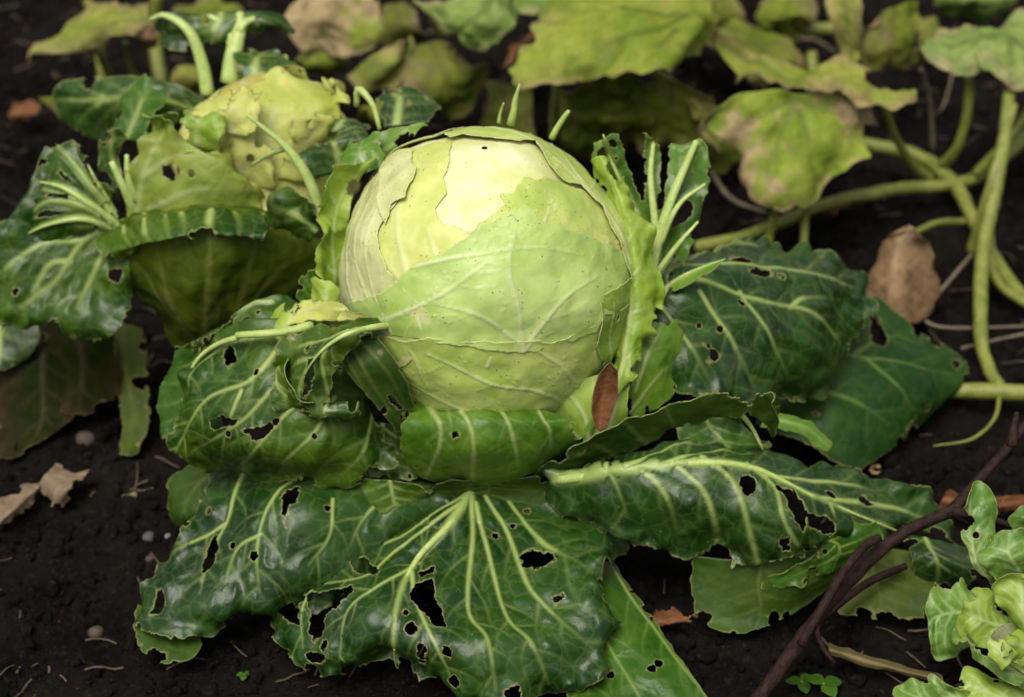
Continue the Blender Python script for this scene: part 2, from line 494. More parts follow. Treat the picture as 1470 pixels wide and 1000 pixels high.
def finish_grid(name, S, f, de, vd, mats, parent, thick, rimv=None, uv=None, seed=0):
    """cut the grid where f < 0 with smooth borders, add attributes, thickness"""
    nu, nv = f.shape
    keep = f > 0
    g0 = np.gradient(f, axis=0)
    g1 = np.gradient(f, axis=1)
    gg = g0 ** 2 + g1 ** 2 + 1e-14
    near = np.zeros_like(keep)
    for a in (-1, 0, 1):
        for b in (-1, 0, 1):
            sh = np.zeros_like(keep)
            ys = slice(max(0, a), nu + min(0, a))
            yd = slice(max(0, -a), nu + min(0, -a))
            xs = slice(max(0, b), nv + min(0, b))
            xd = slice(max(0, -b), nv + min(0, -b))
            sh[yd, xd] = keep[ys, xs]
            near |= sh
    snap = near & ~keep
    d0 = np.clip(-f * g0 / gg, -1, 1) * snap
    d1 = np.clip(-f * g1 / gg, -1, 1) * snap
    su = np.gradient(S, axis=0)
    sv = np.gradient(S, axis=1)
    P = S + su * d0[..., None] + sv * d1[..., None]
    ok = keep | snap
    fo = ok[:-1, :-1] & ok[1:, :-1] & ok[1:, 1:] & ok[:-1, 1:] & (keep[:-1, :-1] | keep[1:, :-1] | keep[1:, 1:] | keep[:-1, 1:])
    idx = np.arange(nu * nv).reshape(nu, nv)
    F = np.stack([idx[:-1, :-1], idx[1:, :-1], idx[1:, 1:], idx[:-1, 1:]], -1)[fo]
    if len(F) == 0:
        return None
    # drop loose islands: keep components that hold more than 4 % of the faces
    used, inv = np.unique(F.ravel(), return_inverse=True)
    F = inv.reshape(-1, 4)
    lab = np.arange(len(used))
    for _ in range(400):
        m = lab[F].min(axis=1)
        new = lab.copy()
        np.minimum.at(new, F.ravel(), np.repeat(m, 4))
        new = new[new]
        if (new == lab).all():
            break
        lab = new
    fl = lab[F[:, 0]]
    ids, cnt = np.unique(fl, return_counts=True)
    F = F[np.isin(fl, ids[cnt >= cnt.max()])]
    used2, inv = np.unique(F.ravel(), return_inverse=True)
    F = inv.reshape(-1, 4)
    sel = used[used2]
    V = P.reshape(-1, 3)[sel]
    # face the camera side
    n, _, _ = grid_normals(S)
    tocam = CAM - S
    if (np.sum(n * tocam, -1).reshape(-1)[sel]).mean() < 0:
        F = F[:, ::-1]
    at = {'vein': vd.ravel()[sel], 'edge': np.exp(-np.clip(f, 0, 1) / 0.0012).ravel()[sel],
          'rim': np.exp(-np.clip(de, 0, 1) / 0.012).ravel()[sel] if rimv is None else rimv.ravel()[sel]}
    me = mesh_np(name, V, F, at, uv.reshape(-1, 2)[sel], mats)
    o = link(name, me, parent)
    if thick > 0:
        s = o.modifiers.new('thickness', 'SOLIDIFY')
        s.thickness = thick
        s.offset = -1.0
        s.use_even_offset = False
        if len(mats) >= 3:
            s.material_offset = 1
            s.material_offset_rim = 2
    return o

LEAF_N = [0]
def leaf(parent, rows, mats=(DARK, UNDER, RIM), mode='z', name='leaf', veins=(), auto=None, branch=0.0, holes=(), nholes=0, hole_r=(0.0010, 0.0035),
         cell=2.3, rag=0.0015, ragf=160, ruffle=0.0, rufff=45, pucker=0.0012, wave=0.002, ridge=0.0008, thick=0.0006, corner=0.025, base_cut=False,
         serr=0.0, nbites=None, grow=1.03, fold=None, label=None, ribs=(), ribmat=None, clampz=True):
    LEAF_N[0] += 1
    seed = LEAF_N[0] * 31
    R = np.random.default_rng(seed)
    ctrl = np.array([[(at_z if mode == 'z' else at_y)(*p) for p in r] for r in rows])
    cen = ctrl.reshape(-1, 3).mean(0)
    ctrl = cen + (ctrl - cen) * grow
    cpx = project(ctrl)
    lu = np.linalg.norm(np.diff(cpx, axis=0), axis=2).sum(0).max()
    lv = np.linalg.norm(np.diff(cpx, axis=1), axis=2).sum(1).max()
    Lu = np.linalg.norm(np.diff(ctrl, axis=0), axis=2).sum(0).max()
    Lv = np.linalg.norm(np.diff(ctrl, axis=1), axis=2).sum(1).max()
    mpp = 0.00050
    nu = int(np.clip(max(lu, 0.7 * Lu / mpp) / cell, 14, 230))
    nv = int(np.clip(max(lv, 0.7 * Lv / mpp) / cell, 14, 230))
    u = np.linspace(0, 1, nu)
    v = np.linspace(0, 1, nv)
    Bu, Bv = catrom(ctrl.shape[0], u), catrom(ctrl.shape[1], v)
    S = np.einsum('ur,rkc,vk->uvc', Bu, ctrl, Bv)
    n, su, sv = grid_normals(S)
    if np.sum(n * (CAM - S), -1).mean() < 0:
        n = -n
    # arc lengths to each border
    lenu = np.linalg.norm(su, axis=-1)
    lenv = np.linalg.norm(sv, axis=-1)
    cu = np.cumsum(lenu, 0) - lenu[:1]
    cv = np.cumsum(lenv, 1) - lenv[:, :1]
    a = np.minimum(cv, cv[:, -1:] - cv)
    b = cu[-1:] - cu
    if base_cut:
        b = np.minimum(b, cu)
    cr = min(corner, 0.25 * lenu.sum(0).mean(), 0.34 * lenv.sum(1).mean())
    both = (a < cr) & (b < cr)
    de = np.where(both, cr - np.hypot(cr - a, cr - b), np.minimum(a, b))
    nz = fbm(S * ragf, 3, seed)
    de = de - rag * (0.9 + 1.4 * nz) - rag * 1.5 * np.clip(vnoise(S * ragf * 0.35, seed + 3), 0, 1)
    if serr > 0:
        de = de - serr * np.abs(vnoise(S * 95, seed + 5))
    f = de.copy()
    PX = project(S)
    # veins
    vpts, vw, va = [], [], []
    lines = [(w0, w1, smooth_px(l)) for (w0, w1, l) in veins]
    extra = []
    if branch > 0:
        for (w0, w1, l) in lines:
            m = len(l)
            k = int(m * 3.0 / 34 * branch)
            for q in range(k):
                i = int((0.12 + 0.85 * (q + R.random()) / max(1, k)) * (m - 1))
                t = l[min(m - 1, i + 1)] - l[max(0, i - 1)]
                t = t / (np.linalg.norm(t) + 1e-9)
                ang = (1 if q % 2 else -1) * R.uniform(0.55, 1.0)
                ln = R.uniform(35, 105)
                d1 = np.array([t[0] * math.cos(ang) - t[1] * math.sin(ang), t[0] * math.sin(ang) + t[1] * math.cos(ang)])
                d2 = d1 * 0.6 + t * 0.7
                d2 /= np.linalg.norm(d2)
                extra.append((0.9, 0.4, smooth_px([l[i], l[i] + d1 * ln * 0.5, l[i] + d1 * ln * 0.5 + d2 * ln * 0.5])))
    def dense(p, w, a, k=4):
        if len(p) < 2:
            return p, w, a
        t = np.linspace(0, len(p) - 1, (len(p) - 1) * k + 1)
        x = np.arange(len(p))
        return np.stack([np.interp(t, x, p[:, c]) for c in range(3)], -1), np.interp(t, x, w), np.interp(t, x, a)
    rib_lines = []
    for li, (w0, w1, l) in enumerate(lines + extra):
        p3, ok = px_to_surface(S, PX, l)
        w = np.linspace(w0, w1, len(l)) * 0.001
        if li in ribs:
            rib_lines.append((p3, w))
        vpts.append(p3[ok])
        vw.append(w[ok])
        va.append((np.linspace(1.0, 0.42, len(l)) if li < len(lines) else np.linspace(0.5, 0.25, len(l)))[ok])
    if auto:
        npair, w0, w1 = auto[:3]
        vm = auto[3] if len(auto) > 3 else 0.5
        def uvline(uv, wa, wb, am=1.0):
            uv = spline(uv, 60) if len(uv) > 2 else np.array(uv[0]) + (np.array(uv[1]) - np.array(uv[0])) * np.linspace(0, 1, 60)[:, None]
            ok = (uv.min(1) >= 0) & (uv.max(1) <= 1)
            uv = np.clip(uv, 0, 1)
            p = np.einsum('pr,rkc,pk->pc', catrom(ctrl.shape[0], uv[:, 0]), ctrl, catrom(ctrl.shape[1], uv[:, 1]))
            vpts.append(p[ok])
            vw.append(np.linspace(wa, wb, 60)[ok] * 0.001)
            va.append(np.linspace(am, am * 0.6, 60)[ok])
            return p
        mid = [(0, vm), (0.3, vm + R.uniform(-.03, .03)), (0.6, vm + R.uniform(-.03, .03)), (0.97, vm)]
        pm = uvline(mid, w0, w0 * 0.3)
        if 'mid' in ribs:
            rib_lines.append((pm, np.linspace(w0, w0 * 0.3, 60) * 0.001))
        for i in range(npair):
            for s in (-1, 1):
                u0 = 0.02 + 0.72 * (i + 0.3 * R.random() + (0.25 if s > 0 else 0)) / npair
                e = 0.97 if s > 0 else 0.03
                uvl = [(u0, vm), (u0 + 0.10, vm + (e - vm) * 0.30), (u0 + 0.19, vm + (e - vm) * 0.65), (u0 + 0.25, e)]
                uvline(uvl, w1, w1 * 0.35, 0.85)
                for (q, tt) in ((0.35, 1), (0.6, -1), (0.75, 1)):
                    us, vs = u0 + 0.22 * q, vm + (e - vm) * q
                    uvline([(us, vs), (us + 0.07 * tt + 0.03, vs + (e - vm) * 0.10), (us + 0.11 * tt + 0.05, vs + (e - vm) * 0.26)], w1 * 0.45, 0.2, 0.45)
    dv = np.full(S.shape[:2], 0.05)
    vd = np.zeros(S.shape[:2])
    if vpts and sum(len(q) for q in vpts):
        trip = [dense(p, w, a_) for p, w, a_ in zip(vpts, vw, va) if len(p)]
        P3 = np.concatenate([q[0] for q in trip])
        W = np.concatenate([q[1] for q in trip])
        A_ = np.concatenate([q[2] for q in trip])
        kd = kdtree.KDTree(len(P3))
        for i, q in enumerate(P3.tolist()):
            kd.insert(q, i)
        kd.balance()
        big = W > 0.0011
        kb = None
        if big.any() and not big.all():
            kb = kdtree.KDTree(int(big.sum()))
            for i, q in zip(np.nonzero(big)[0].tolist(), P3[big].tolist()):
                kb.insert(q, i)
            kb.balance()
        wl = (1.15 * np.maximum(lenu, lenv)).ravel().tolist()
        fl = S.reshape(-1, 3).tolist()
        dd = np.empty(len(fl))
        ww = np.empty(len(fl))
        best = np.empty(len(fl))
        for i, q in enumerate(fl):
            wmin = wl[i]
            _, j, d = kd.find(q)
            dd[i], ww[i] = d, W[j]
            e = A_[j] * min(1.0, (W[j] / wmin) ** 0.7) * math.exp(-(d / max(W[j] * 0.75, wmin)) ** 2)
            if kb is not None:
                _, j2, d2 = kb.find(q)
                e = max(e, A_[j2] * math.exp(-(d2 / max(W[j2] * 0.75, wmin)) ** 2))
            best[i] = e
        dv = dd.reshape(S.shape[:2])
        vd = best.reshape(S.shape[:2])
        wv = ww.reshape(S.shape[:2])
    # holes
    nzh = fbm(S * 190, 3, seed + 40) + 0.6 * fbm(S * 520, 2, seed + 41)
    for h in holes:
        if len(h) == 3 and not hasattr(h[0], '__len__'):
            c, ok = px_to_surface(S, PX, [(h[0], h[1])])
            f = np.minimum(f, np.linalg.norm(S - c[0], axis=-1) - h[2] * mpp * (1 + 0.55 * nzh))
        else:
            f = np.minimum(f, -poly_sd(PX, h) * mpp * 0.95 + 0.0022 * nzh)
    for k in range(nholes):
        for _ in range(20):
            i, j = R.integers(2, nu - 2), R.integers(2, nv - 2)
            if f[i, j] > 0.004 and dv[i, j] > 0.0018:
                break
        r = R.uniform(0, 1) ** 2 * (hole_r[1] - hole_r[0]) + hole_r[0]
        q = S - S[i, j]
        ax = su[i, j] / (np.linalg.norm(su[i, j]) + 1e-9)
        al = q @ ax
        pd = np.linalg.norm(q - al[..., None] * ax, axis=-1)
        f = np.minimum(f, np.hypot(al / R.uniform(1.0, 1.9), pd) - r * (1 + 0.7 * nzh))
    if nbites is None:
        nbites = int((2 * Lu + Lv) / 0.040) if serr == 0 else 0
    brd = np.argwhere((de > 0) & (de < 0.0025))
    for k in range(nbites if len(brd) else 0):
        i, j = brd[R.integers(len(brd))]
        r = 0.0012 + 0.0058 * R.random() ** 2
        q = S - S[i, j]
        f = np.minimum(f, np.linalg.norm(q * R.uniform(0.6, 1.2, 3), axis=-1) - r * (1 + 0.7 * nzh))
    # relief
    if fold is None:
        fold = 0.007 if min(Lu, Lv) > 0.07 else 0.002
    disp = wave * fbm(S * 28, 2, seed + 60) + fold * vnoise(S * 15, seed + 61)
    if vpts:
        disp = disp + ridge * np.clip(vd, 0, 1) * np.clip(wv / 0.0015, 0.3, 2.6)
        disp = disp + pucker * (1 - np.exp(-(dv / 0.007) ** 2)) * (0.8 + 0.7 * vnoise(S * 70, seed + 8))
    disp = disp + pucker * 0.3 * fbm(S * 75, 2, seed + 9)
    if ruffle > 0:
        disp = disp + ruffle * np.exp(-np.clip(de, 0, 1) / 0.011) * (fbm(S * rufff, 2, seed + 70) * 1.7 + 0.6 * vnoise(S * rufff * 2.2, seed + 71))
    Sd = S + n * disp[..., None]
    if clampz:
        gz = ground_h(Sd[..., 0], Sd[..., 1]) + 0.004 + thick
        Sd[..., 2] = np.where(Sd[..., 2] < gz + 0.006, gz + 0.006 * np.exp(np.clip((Sd[..., 2] - gz - 0.006) / 0.006, -20, 0)), Sd[..., 2])
    uv = np.stack([cu + R.random() * 3, cv + R.random() * 3], -1)
    o = finish_grid(name, Sd, f, de, vd, mats, parent, thick, None, uv, seed)
    if o is None:
        return None
    if label:
        o['label'] = label
    for (p3, w) in rib_lines:
        q = spline(p3[::6], 60) if len(p3) > 24 else p3
        q = q - np.array([0, 0, 1.0]) * np.linspace(w[0] * 0.14, w[-1] * 0.16, len(q))[:, None]
        rb = tube_mesh('midrib', q, [w[0] * 0.56, w[0] * 0.44, w[-1] * 0.50, w[-1] * 0.22], ribmat or RIB, sides=10, lump=0.10)
        link('midrib', rb, o)
    return o

# ------------------------------------------------------------------ ground
def build_ground():
    def axis(c, half, n_in, far, n_out):
        a = np.linspace(c - half, c + half, n_in)
        g = half * (far / half) ** np.linspace(0, 1, n_out + 1)[1:]
        return np.concatenate([c - g[::-1], a, c + g])
    xs = axis(0.0, 0.62, 330, 120, 26)
    ys = axis(0.28, 0.66, 350, 120, 26)
    X, Y = np.meshgrid(xs, ys, indexing='ij')
    Z = ground_h(X, Y)
    p = np.stack([X, Y, X * 0], -1)
    near = np.exp(-(X ** 2 + (Y - 0.3) ** 2) / 1.2)
    Z = Z + near * (np.clip(fbm(p * 150, 3, 21), 0, 1) * 0.008 + fbm(p * 330, 2, 22) * 0.0028)
    T = NT('soil')
    ob = T.n('ShaderNodeTexCoord').outputs['Object']
    a = T.noise(ob, 9, 5, 0.6)
    b = T.noise(ob, 140, 6, 0.7)
    c = T.noise(ob, 900, 4, 0.6)
    col = T.mix(T.ramp(a, 0.35, 0.68), (0.0045, 0.0036, 0.0032), (0.0150, 0.0118, 0.0096))
    col = T.mix(T.math('MULTIPLY', T.ramp(b, 0.5, 0.75), 0.55), col, (0.045, 0.035, 0.028))
    col = T.mix(T.math('MULTIPLY', T.ramp(T.noise(ob, 420, 3, 0.6), 0.62, 0.72), 0.8), col, (0.06, 0.05, 0.042))
    red = T.math('MULTIPLY', T.ramp(T.voro(ob, 130, 'F1'), 0.08, 0.15, 1, 0), T.ramp(T.noise(ob, 24, 2), 0.55, 0.63))
    col = T.mix(red, col, (0.09, 0.03, 0.014))
    bs = T.n('ShaderNodeBsdfPrincipled')
    T.l(col, bs.inputs['Base Color'])
    bs.inputs['Roughness'].default_value = 0.85
    bs.inputs['Specular IOR Level'].default_value = 0.08
    bp = T.n('ShaderNodeBump')
    bp.inputs['Strength'].default_value = 0.9
    bp.inputs['Distance'].default_value = 0.006
    T.l(T.math('ADD', b, T.math('MULTIPLY', c, 0.8)), bp.inputs['Height'])
    T.l(bp.outputs[0], bs.inputs['Normal'])
    T.l(bs.outputs[0], T.out.inputs['Surface'])
    n, m = X.shape
    idx = np.arange(n * m).reshape(n, m)
    F = np.stack([idx[:-1, :-1], idx[1:, :-1], idx[1:, 1:], idx[:-1, 1:]], -1).reshape(-1, 4)
    o = link('soil_ground', mesh_np('soil_ground', np.stack([X, Y, Z], -1).reshape(-1, 3), F, mats=(T.m,)))
    o['kind'] = 'structure'
    o['label'] = 'dark crumbly garden soil under all the plants'
    # loose crumbs
    t = (1 + 5 ** 0.5) / 2
    ico = np.array([(-1, t, 0), (1, t, 0), (-1, -t, 0), (1, -t, 0), (0, -1, t), (0, 1, t), (0, -1, -t), (0, 1, -t), (t, 0, -1), (t, 0, 1), (-t, 0, -1), (-t, 0, 1)], float)
    ico /= np.linalg.norm(ico[0])
    fc = np.array([(0, 11, 5), (0, 5, 1), (0, 1, 7), (0, 7, 10), (0, 10, 11), (1, 5, 9), (5, 11, 4), (11, 10, 2), (10, 7, 6), (7, 1, 8), (3, 9, 4), (3, 4, 2), (3, 2, 6), (3, 6, 8), (3, 8, 9), (4, 9, 5), (2, 4, 11), (6, 2, 10), (8, 6, 7), (9, 8, 1)])
    R = np.random.default_rng(3)
    N = 32000
    x = R.uniform(-0.62, 0.62, N)
    y = R.uniform(-0.30, 1.0, N)
    r = 0.0009 + 0.0066 * R.random(N) ** 5
    z = ground_h(x, y) + r * 0.3
    sc = R.uniform(0.45, 1.4, (N, 12, 1)) * r[:, None, None]
    V = ico[None] * sc * R.uniform(0.6, 1.2, (N, 1, 3)) + np.stack([x, y, z], -1)[:, None, :]
    F = (fc[None] + (np.arange(N) * 12)[:, None, None]).reshape(-1, 3)
    o = link('soil_crumbs', mesh_np('soil_crumbs', V.reshape(-1, 3), F, mats=(T.m,), smooth=False))
    o['kind'] = 'stuff'
    o['label'] = 'loose crumbs of dark soil strewn over the bed'
    o['category'] = 'soil'
build_ground()

def build_debris():
    R = np.random.default_rng(12)
    V, F = [], []
    for k in range(700):
        x, y = R.uniform(-0.6, 0.6), R.uniform(-0.28, 0.95)
        L, a = R.uniform(0.006, 0.030), R.uniform(0, math.pi)
        w = R.uniform(0.0003, 0.0010)
        t = np.linspace(-0.5, 0.5, 5)
        bend = R.uniform(-0.3, 0.3) * L
        cx = x + t * L * math.cos(a) - (t ** 2) * bend * math.sin(a)
        cy = y + t * L * math.sin(a) + (t ** 2) * bend * math.cos(a)
        cz = ground_h(cx, cy) + 0.003 + R.uniform(0, 0.002)
        c = np.stack([cx, cy, cz], -1)
        sd = np.array([-math.sin(a), math.cos(a), 0]) * w
        up = np.array([0, 0, w])
        b = len(V)
        for p in c:
            V += [p - sd, p + up, p + sd]
        for i in range(4):
            for j in (0, 1):
                F.append((b + i * 3 + j, b + i * 3 + j + 1, b + i * 3 + j + 4, b + i * 3 + j + 3))
    o = link('plant_debris', mesh_np('plant_debris', np.array(V), np.array(F), mats=(plain_mat('straw_bits', (0.030, 0.020, 0.011), (0.11, 0.078, 0.045), 30, 0.8, 0.3),)))
    o['kind'] = 'stuff'
    o['label'] = 'bits of straw and root fibre scattered over the soil'
    o['category'] = 'debris'
build_debris()

# ------------------------------------------------------------------ main cabbage
MAIN = thing('cabbage', 'large round pale green cabbage head with dark hole-eaten outer leaves', 'cabbage', (0.0, 0.0, 0.0), 'cabbages in the bed')
HC = at_y(697, 397, 0.0)
HR = 0.0985
HPX, HPY, HPR = 697.0, 397.0, 209.0

def head_ab(p):
    """pixel -> azimuthal (angle) coordinates on the ball seen from the camera"""
    p = np.asarray(p, float)
    q = np.stack([(p[..., 0] - HPX) / HPR, (HPY - p[..., 1]) / HPR], -1)
    r = np.linalg.norm(q, axis=-1, keepdims=True)
    ang = np.where(r < 0.98, np.arcsin(np.clip(r, 0, 0.98)), math.asin(0.98) + (r - 0.98) * 1.9)
    return q / (r + 1e-9) * ang

TOCAM = (CAM - HC) / np.linalg.norm(CAM - HC)
HRIGHT = np.array([1.0, 0, 0])
HUP = np.cross(TOCAM, HRIGHT)
HUP /= np.linalg.norm(HUP)
HRIGHT = np.cross(HUP, TOCAM)

def head_pt(ab, layer=0.0):
    ang = np.linalg.norm(ab, axis=-1, keepdims=True)
    d = TOCAM * np.cos(ang) + (HRIGHT * ab[..., :1] + HUP * ab[..., 1:]) * np.sin(ang) / (ang + 1e-9)
    return HC + d * head_r(d, layer)[..., None], d

def head_r(d, layer=0.0):
    lobes = 0.0052 * fbm(d * 1.9, 2, 91) + 0.0020 * fbm(d * 5, 2, 92)
    dz = d[..., 2]
    return HR * (1 + 0.13 * np.clip(-dz, 0, 1) ** 1.5 + 0.035 * np.clip(dz, 0, 1) ** 2) + lobes + layer * 0.0007

HEADC = lambda n, a, b, **k: leaf_mat(n, a, b, vein=k.pop('vein', (0.66, 0.70, 0.36)), rough=k.pop('rough', 0.42), trans=0.10, fine=k.pop('fine', 0.22), dust=0.0,
                                      specks=k.pop('specks', 0.8), bump=k.pop('bump', 0.30), cell=50, edgecol=(0.56, 0.58, 0.20), veinmix=0.9)
H_CORE = HEADC('cabbage_head_heart', (0.64, 0.66, 0.26), (0.80, 0.80, 0.50), specks=0.5)
H_PALE = HEADC('cabbage_head_pale', (0.50, 0.54, 0.18), (0.66, 0.68, 0.34))
H_YEL = HEADC('cabbage_head_yellow', (0.50, 0.56, 0.12), (0.66, 0.68, 0.22))
H_LIME = HEADC('cabbage_head_lime', (0.41, 0.53, 0.095), (0.57, 0.65, 0.19))
H_GRN = HEADC('cabbage_head_green', (0.35, 0.51, 0.10), (0.51, 0.64, 0.20))
H_DGR = HEADC('cabbage_head_deep', (0.20, 0.33, 0.03), (0.33, 0.46, 0.07))
RIMH = plain_mat('head_leaf_rim', (0.50, 0.52, 0.20), (0.66, 0.64, 0.34), 300, 0.5, 0.1)

def build_head():
    nl, nt = 260, 150
    th = np.linspace(0, 2 * math.pi, nl, endpoint=False)
    ph = np.linspace(0.02, math.pi - 0.02, nt)
    TH, PH = np.meshgrid(th, ph, indexing='ij')
    d = np.stack([np.sin(PH) * np.cos(TH), np.sin(PH) * np.sin(TH), np.cos(PH)], -1)
    P = HC + d * head_r(d, -0.6)[..., None]
    P = P + d * (0.0016 * vnoise(P * 24, 77))[..., None]
    idx = np.arange(nl * nt).reshape(nl, nt)
    nx = np.roll(idx, -1, 0)
    F = np.stack([idx[:, :-1], idx[:, 1:], nx[:, 1:], nx[:, :-1]], -1).reshape(-1, 4)
    z = np.zeros(nl * nt)
    me = mesh_np('head', P.reshape(-1, 3), F, {'vein': z, 'edge': z, 'rim': z}, np.stack([TH * 0.1, PH * 0.1], -1).reshape(-1, 2), (H_CORE,))
    return link('head', me, MAIN)
HEAD = build_head()

def wrapper(layer, poly, mat, veins=(), lift=0.0012, rag=0.0012, auto=0, cell=0.011, ripple=0.0011, sub=True, holes=()):
    LEAF_N[0] += 1
    seed = LEAF_N[0] * 31
    R = np.random.default_rng(seed)
    poly = np.asarray(poly, float)
    dense = np.concatenate([poly[i] + (poly[(i + 1) % len(poly)] - poly[i]) * np.linspace(0, 1, 8, endpoint=False)[:, None] for i in range(len(poly))])
    pab = head_ab(dense)
    lo, hi = pab.min(0) - 0.03, pab.max(0) + 0.03
    lo, hi = np.maximum(lo, -2.5), np.minimum(hi, 2.5)
    nu, nv = [int(np.clip((hi[k] - lo[k]) / cell, 14, 260)) for k in (0, 1)]
    A, B = np.meshgrid(np.linspace(lo[0], hi[0], nu), np.linspace(lo[1], hi[1], nv), indexing='ij')
    AB = np.stack([A, B], -1)
    P0, d = head_pt(AB, layer)
    f = poly_sd(AB, pab) * HR
    f = f + rag * 1.6 * fbm(P0 * 170, 3, seed) + rag * 1.6 * vnoise(P0 * 60, seed + 2)
    de = f.copy()
    vp, vw = [], []
    for (w0, w1, l) in veins:
        l = smooth_px(l, 2.0)
        q, _ = head_pt(head_ab(l), layer)
        vp.append(q)
        vw.append(np.linspace(w0 * 1.35, w1, len(q)) * 0.001)
        for k in range(int(len(l) / 11)):
            i = R.integers(int(len(l) * 0.1), len(l) - 2)
            t = l[i + 1] - l[i]
            t = t / (np.linalg.norm(t) + 1e-9)
            an = (1 if k % 2 else -1) * R.uniform(0.5, 1.0)
            d1 = np.array([t[0] * math.cos(an) - t[1] * math.sin(an), t[0] * math.sin(an) + t[1] * math.cos(an)])
            ln = R.uniform(25, 60)
            q, _ = head_pt(head_ab(smooth_px([l[i], l[i] + d1 * ln * 0.5 + t * 3, l[i] + d1 * ln * 0.8 + t * ln * 0.3], 2.0)), layer)
            vp.append(q)
            vw.append(np.linspace(w1 * 0.8, 0.25, len(q)) * 0.001)
    vd = np.zeros(A.shape)
    if vp:
        P3, W = np.concatenate(vp), np.concatenate(vw)
        kd = kdtree.KDTree(len(P3))
        for i, q in enumerate(P3.tolist()):
            kd.insert(q, i)
        kd.balance()
        o = np.empty(A.size)
        for i, q in enumerate(P0.reshape(-1, 3).tolist()):
            _, j, dd = kd.find(q)
            o[i] = math.exp(-(dd / (W[j] * 0.75)) ** 2)
        vd = o.reshape(A.shape)
    disp = lift * np.exp(-np.clip(de, 0, 1) / 0.006) * (0.6 + 0.8 * vnoise(P0 * 45, seed + 6)) + 0.0008 * vd + ripple * fbm(P0 * 55, 3, seed + 4) + 0.0016 * vnoise(P0 * 24, 77)
    disp = np.where(np.linalg.norm(AB, axis=-1) > 2.0, 0.2 * disp, disp)
    for h in holes:
        q, _ = head_pt(head_ab(np.array(h[:2], float)), layer)
        f = np.minimum(f, np.linalg.norm(P0 - q, axis=-1) - h[2] * 0.00048 * (1 + 0.6 * fbm(P0 * 300, 2, seed + 8)))
    S = P0 + d * disp[..., None]
    uv = AB * HR + R.random(2) * 3
    return finish_grid('wrapper_leaf', S, f, de, vd, (mat, mat, RIMH), HEAD if sub else MAIN, 0.0004, None, uv, seed)

# layered wrapper leaves, inner ones first
wrapper(0.3, [(590, 228), (622, 218), (652, 212), (648, 238), (639, 262), (643, 286), (630, 306), (640, 326), (668, 336), (690, 330), (735, 305), (800, 310), (960, 380), (960, 560), (800, 680), (600, 680), (470, 560), (480, 420), (540, 330), (572, 262)], H_YEL, lift=0.0008,
        veins=[(1.8, .6, [(676, 336), (668, 312), (645, 285)]), (2.4, .7, [(640, 560), (600, 420), (580, 320), (610, 240)]), (1.8, .6, [(660, 480), (640, 400), (618, 330)]), (1.6, .6, [(600, 420), (560, 370)])])
wrapper(0.9, [(690, 326), (722, 300), (716, 284), (733, 285), (748, 262), (765, 268), (775, 262), (800, 268), (830, 275), (930, 300), (970, 420), (930, 560), (800, 640), (640, 600), (590, 480), (620, 400), (655, 372)], H_LIME,
        veins=[(1.4, .5, [(700, 520), (735, 420), (770, 340), (790, 290)]), (1.2, .5, [(740, 430), (700, 360)]), (1.2, .5, [(760, 380), (830, 350), (870, 350)])], holes=[(752, 232, 3)])
wrapper(1.7, [(478, 400), (500, 300), (535, 236), (556, 236), (575, 228), (596, 236), (590, 262), (592, 282), (570, 312), (554, 336), (556, 362), (566, 384), (600, 420), (632, 452), (610, 500), (520, 560), (440, 500)], H_PALE,
        veins=[(1.8, .8, [(560, 470), (524, 400), (528, 320), (556, 246)]), (1.6, .7, [(528, 470), (502, 400), (512, 320), (536, 262)]), (1.4, .6, [(570, 470), (540, 400), (545, 330), (575, 262)])], lift=0.0014, holes=[(566, 252, 2)])
wrapper(2.2, [(602, 382), (640, 366), (672, 346), (692, 328), (716, 318), (748, 300), (770, 322), (800, 330), (842, 342), (880, 362), (960, 390), (960, 470), (884, 440), (852, 446), (846, 470), (820, 484), (792, 492), (764, 501), (735, 499), (706, 496), (660, 490), (622, 481), (560, 474), (520, 476), (470, 470), (490, 440), (560, 420)], H_GRN,
        veins=[(2.2, 1.0, [(500, 476), (580, 448), (640, 420), (690, 385)]), (1.6, .6, [(750, 500), (742, 440), (728, 390), (735, 340)]), (1.4, .6, [(752, 498), (800, 430), (850, 395)]), (1.4, .5, [(745, 490), (690, 450), (620, 430)]), (1.2, .5, [(600, 385), (660, 372), (760, 358), (830, 366)])], lift=0.0014)
wrapper(1.3, [(540, 478), (620, 478), (700, 488), (790, 486), (846, 462), (900, 470), (950, 520), (900, 640), (760, 720), (600, 700), (520, 600)], H_LIME,
        veins=[(2.0, .7, [(860, 620), (790, 560), (700, 540), (620, 500)]), (1.8, .7, [(862, 610), (810, 530), (770, 500)]), (1.6, .6, [(866, 606), (850, 540), (845, 480)]), (1.6, .6, [(870, 600), (880, 540), (892, 480)]), (1.8, .6, [(850, 625), (760, 590), (660, 570), (590, 540)])])
wrapper(2.8, [(850, 424), (868, 410), (893, 400), (886, 416), (876, 438), (905, 428), (960, 440), (960, 560), (880, 560), (856, 520), (846, 490), (848, 460)], H_DGR, lift=0.0010,
        veins=[(1.4, .6, [(870, 560), (862, 500), (868, 430)]), (1.2, .5, [(880, 540), (890, 480), (900, 450)])], holes=[(872, 452, 4), (884, 470, 3)])
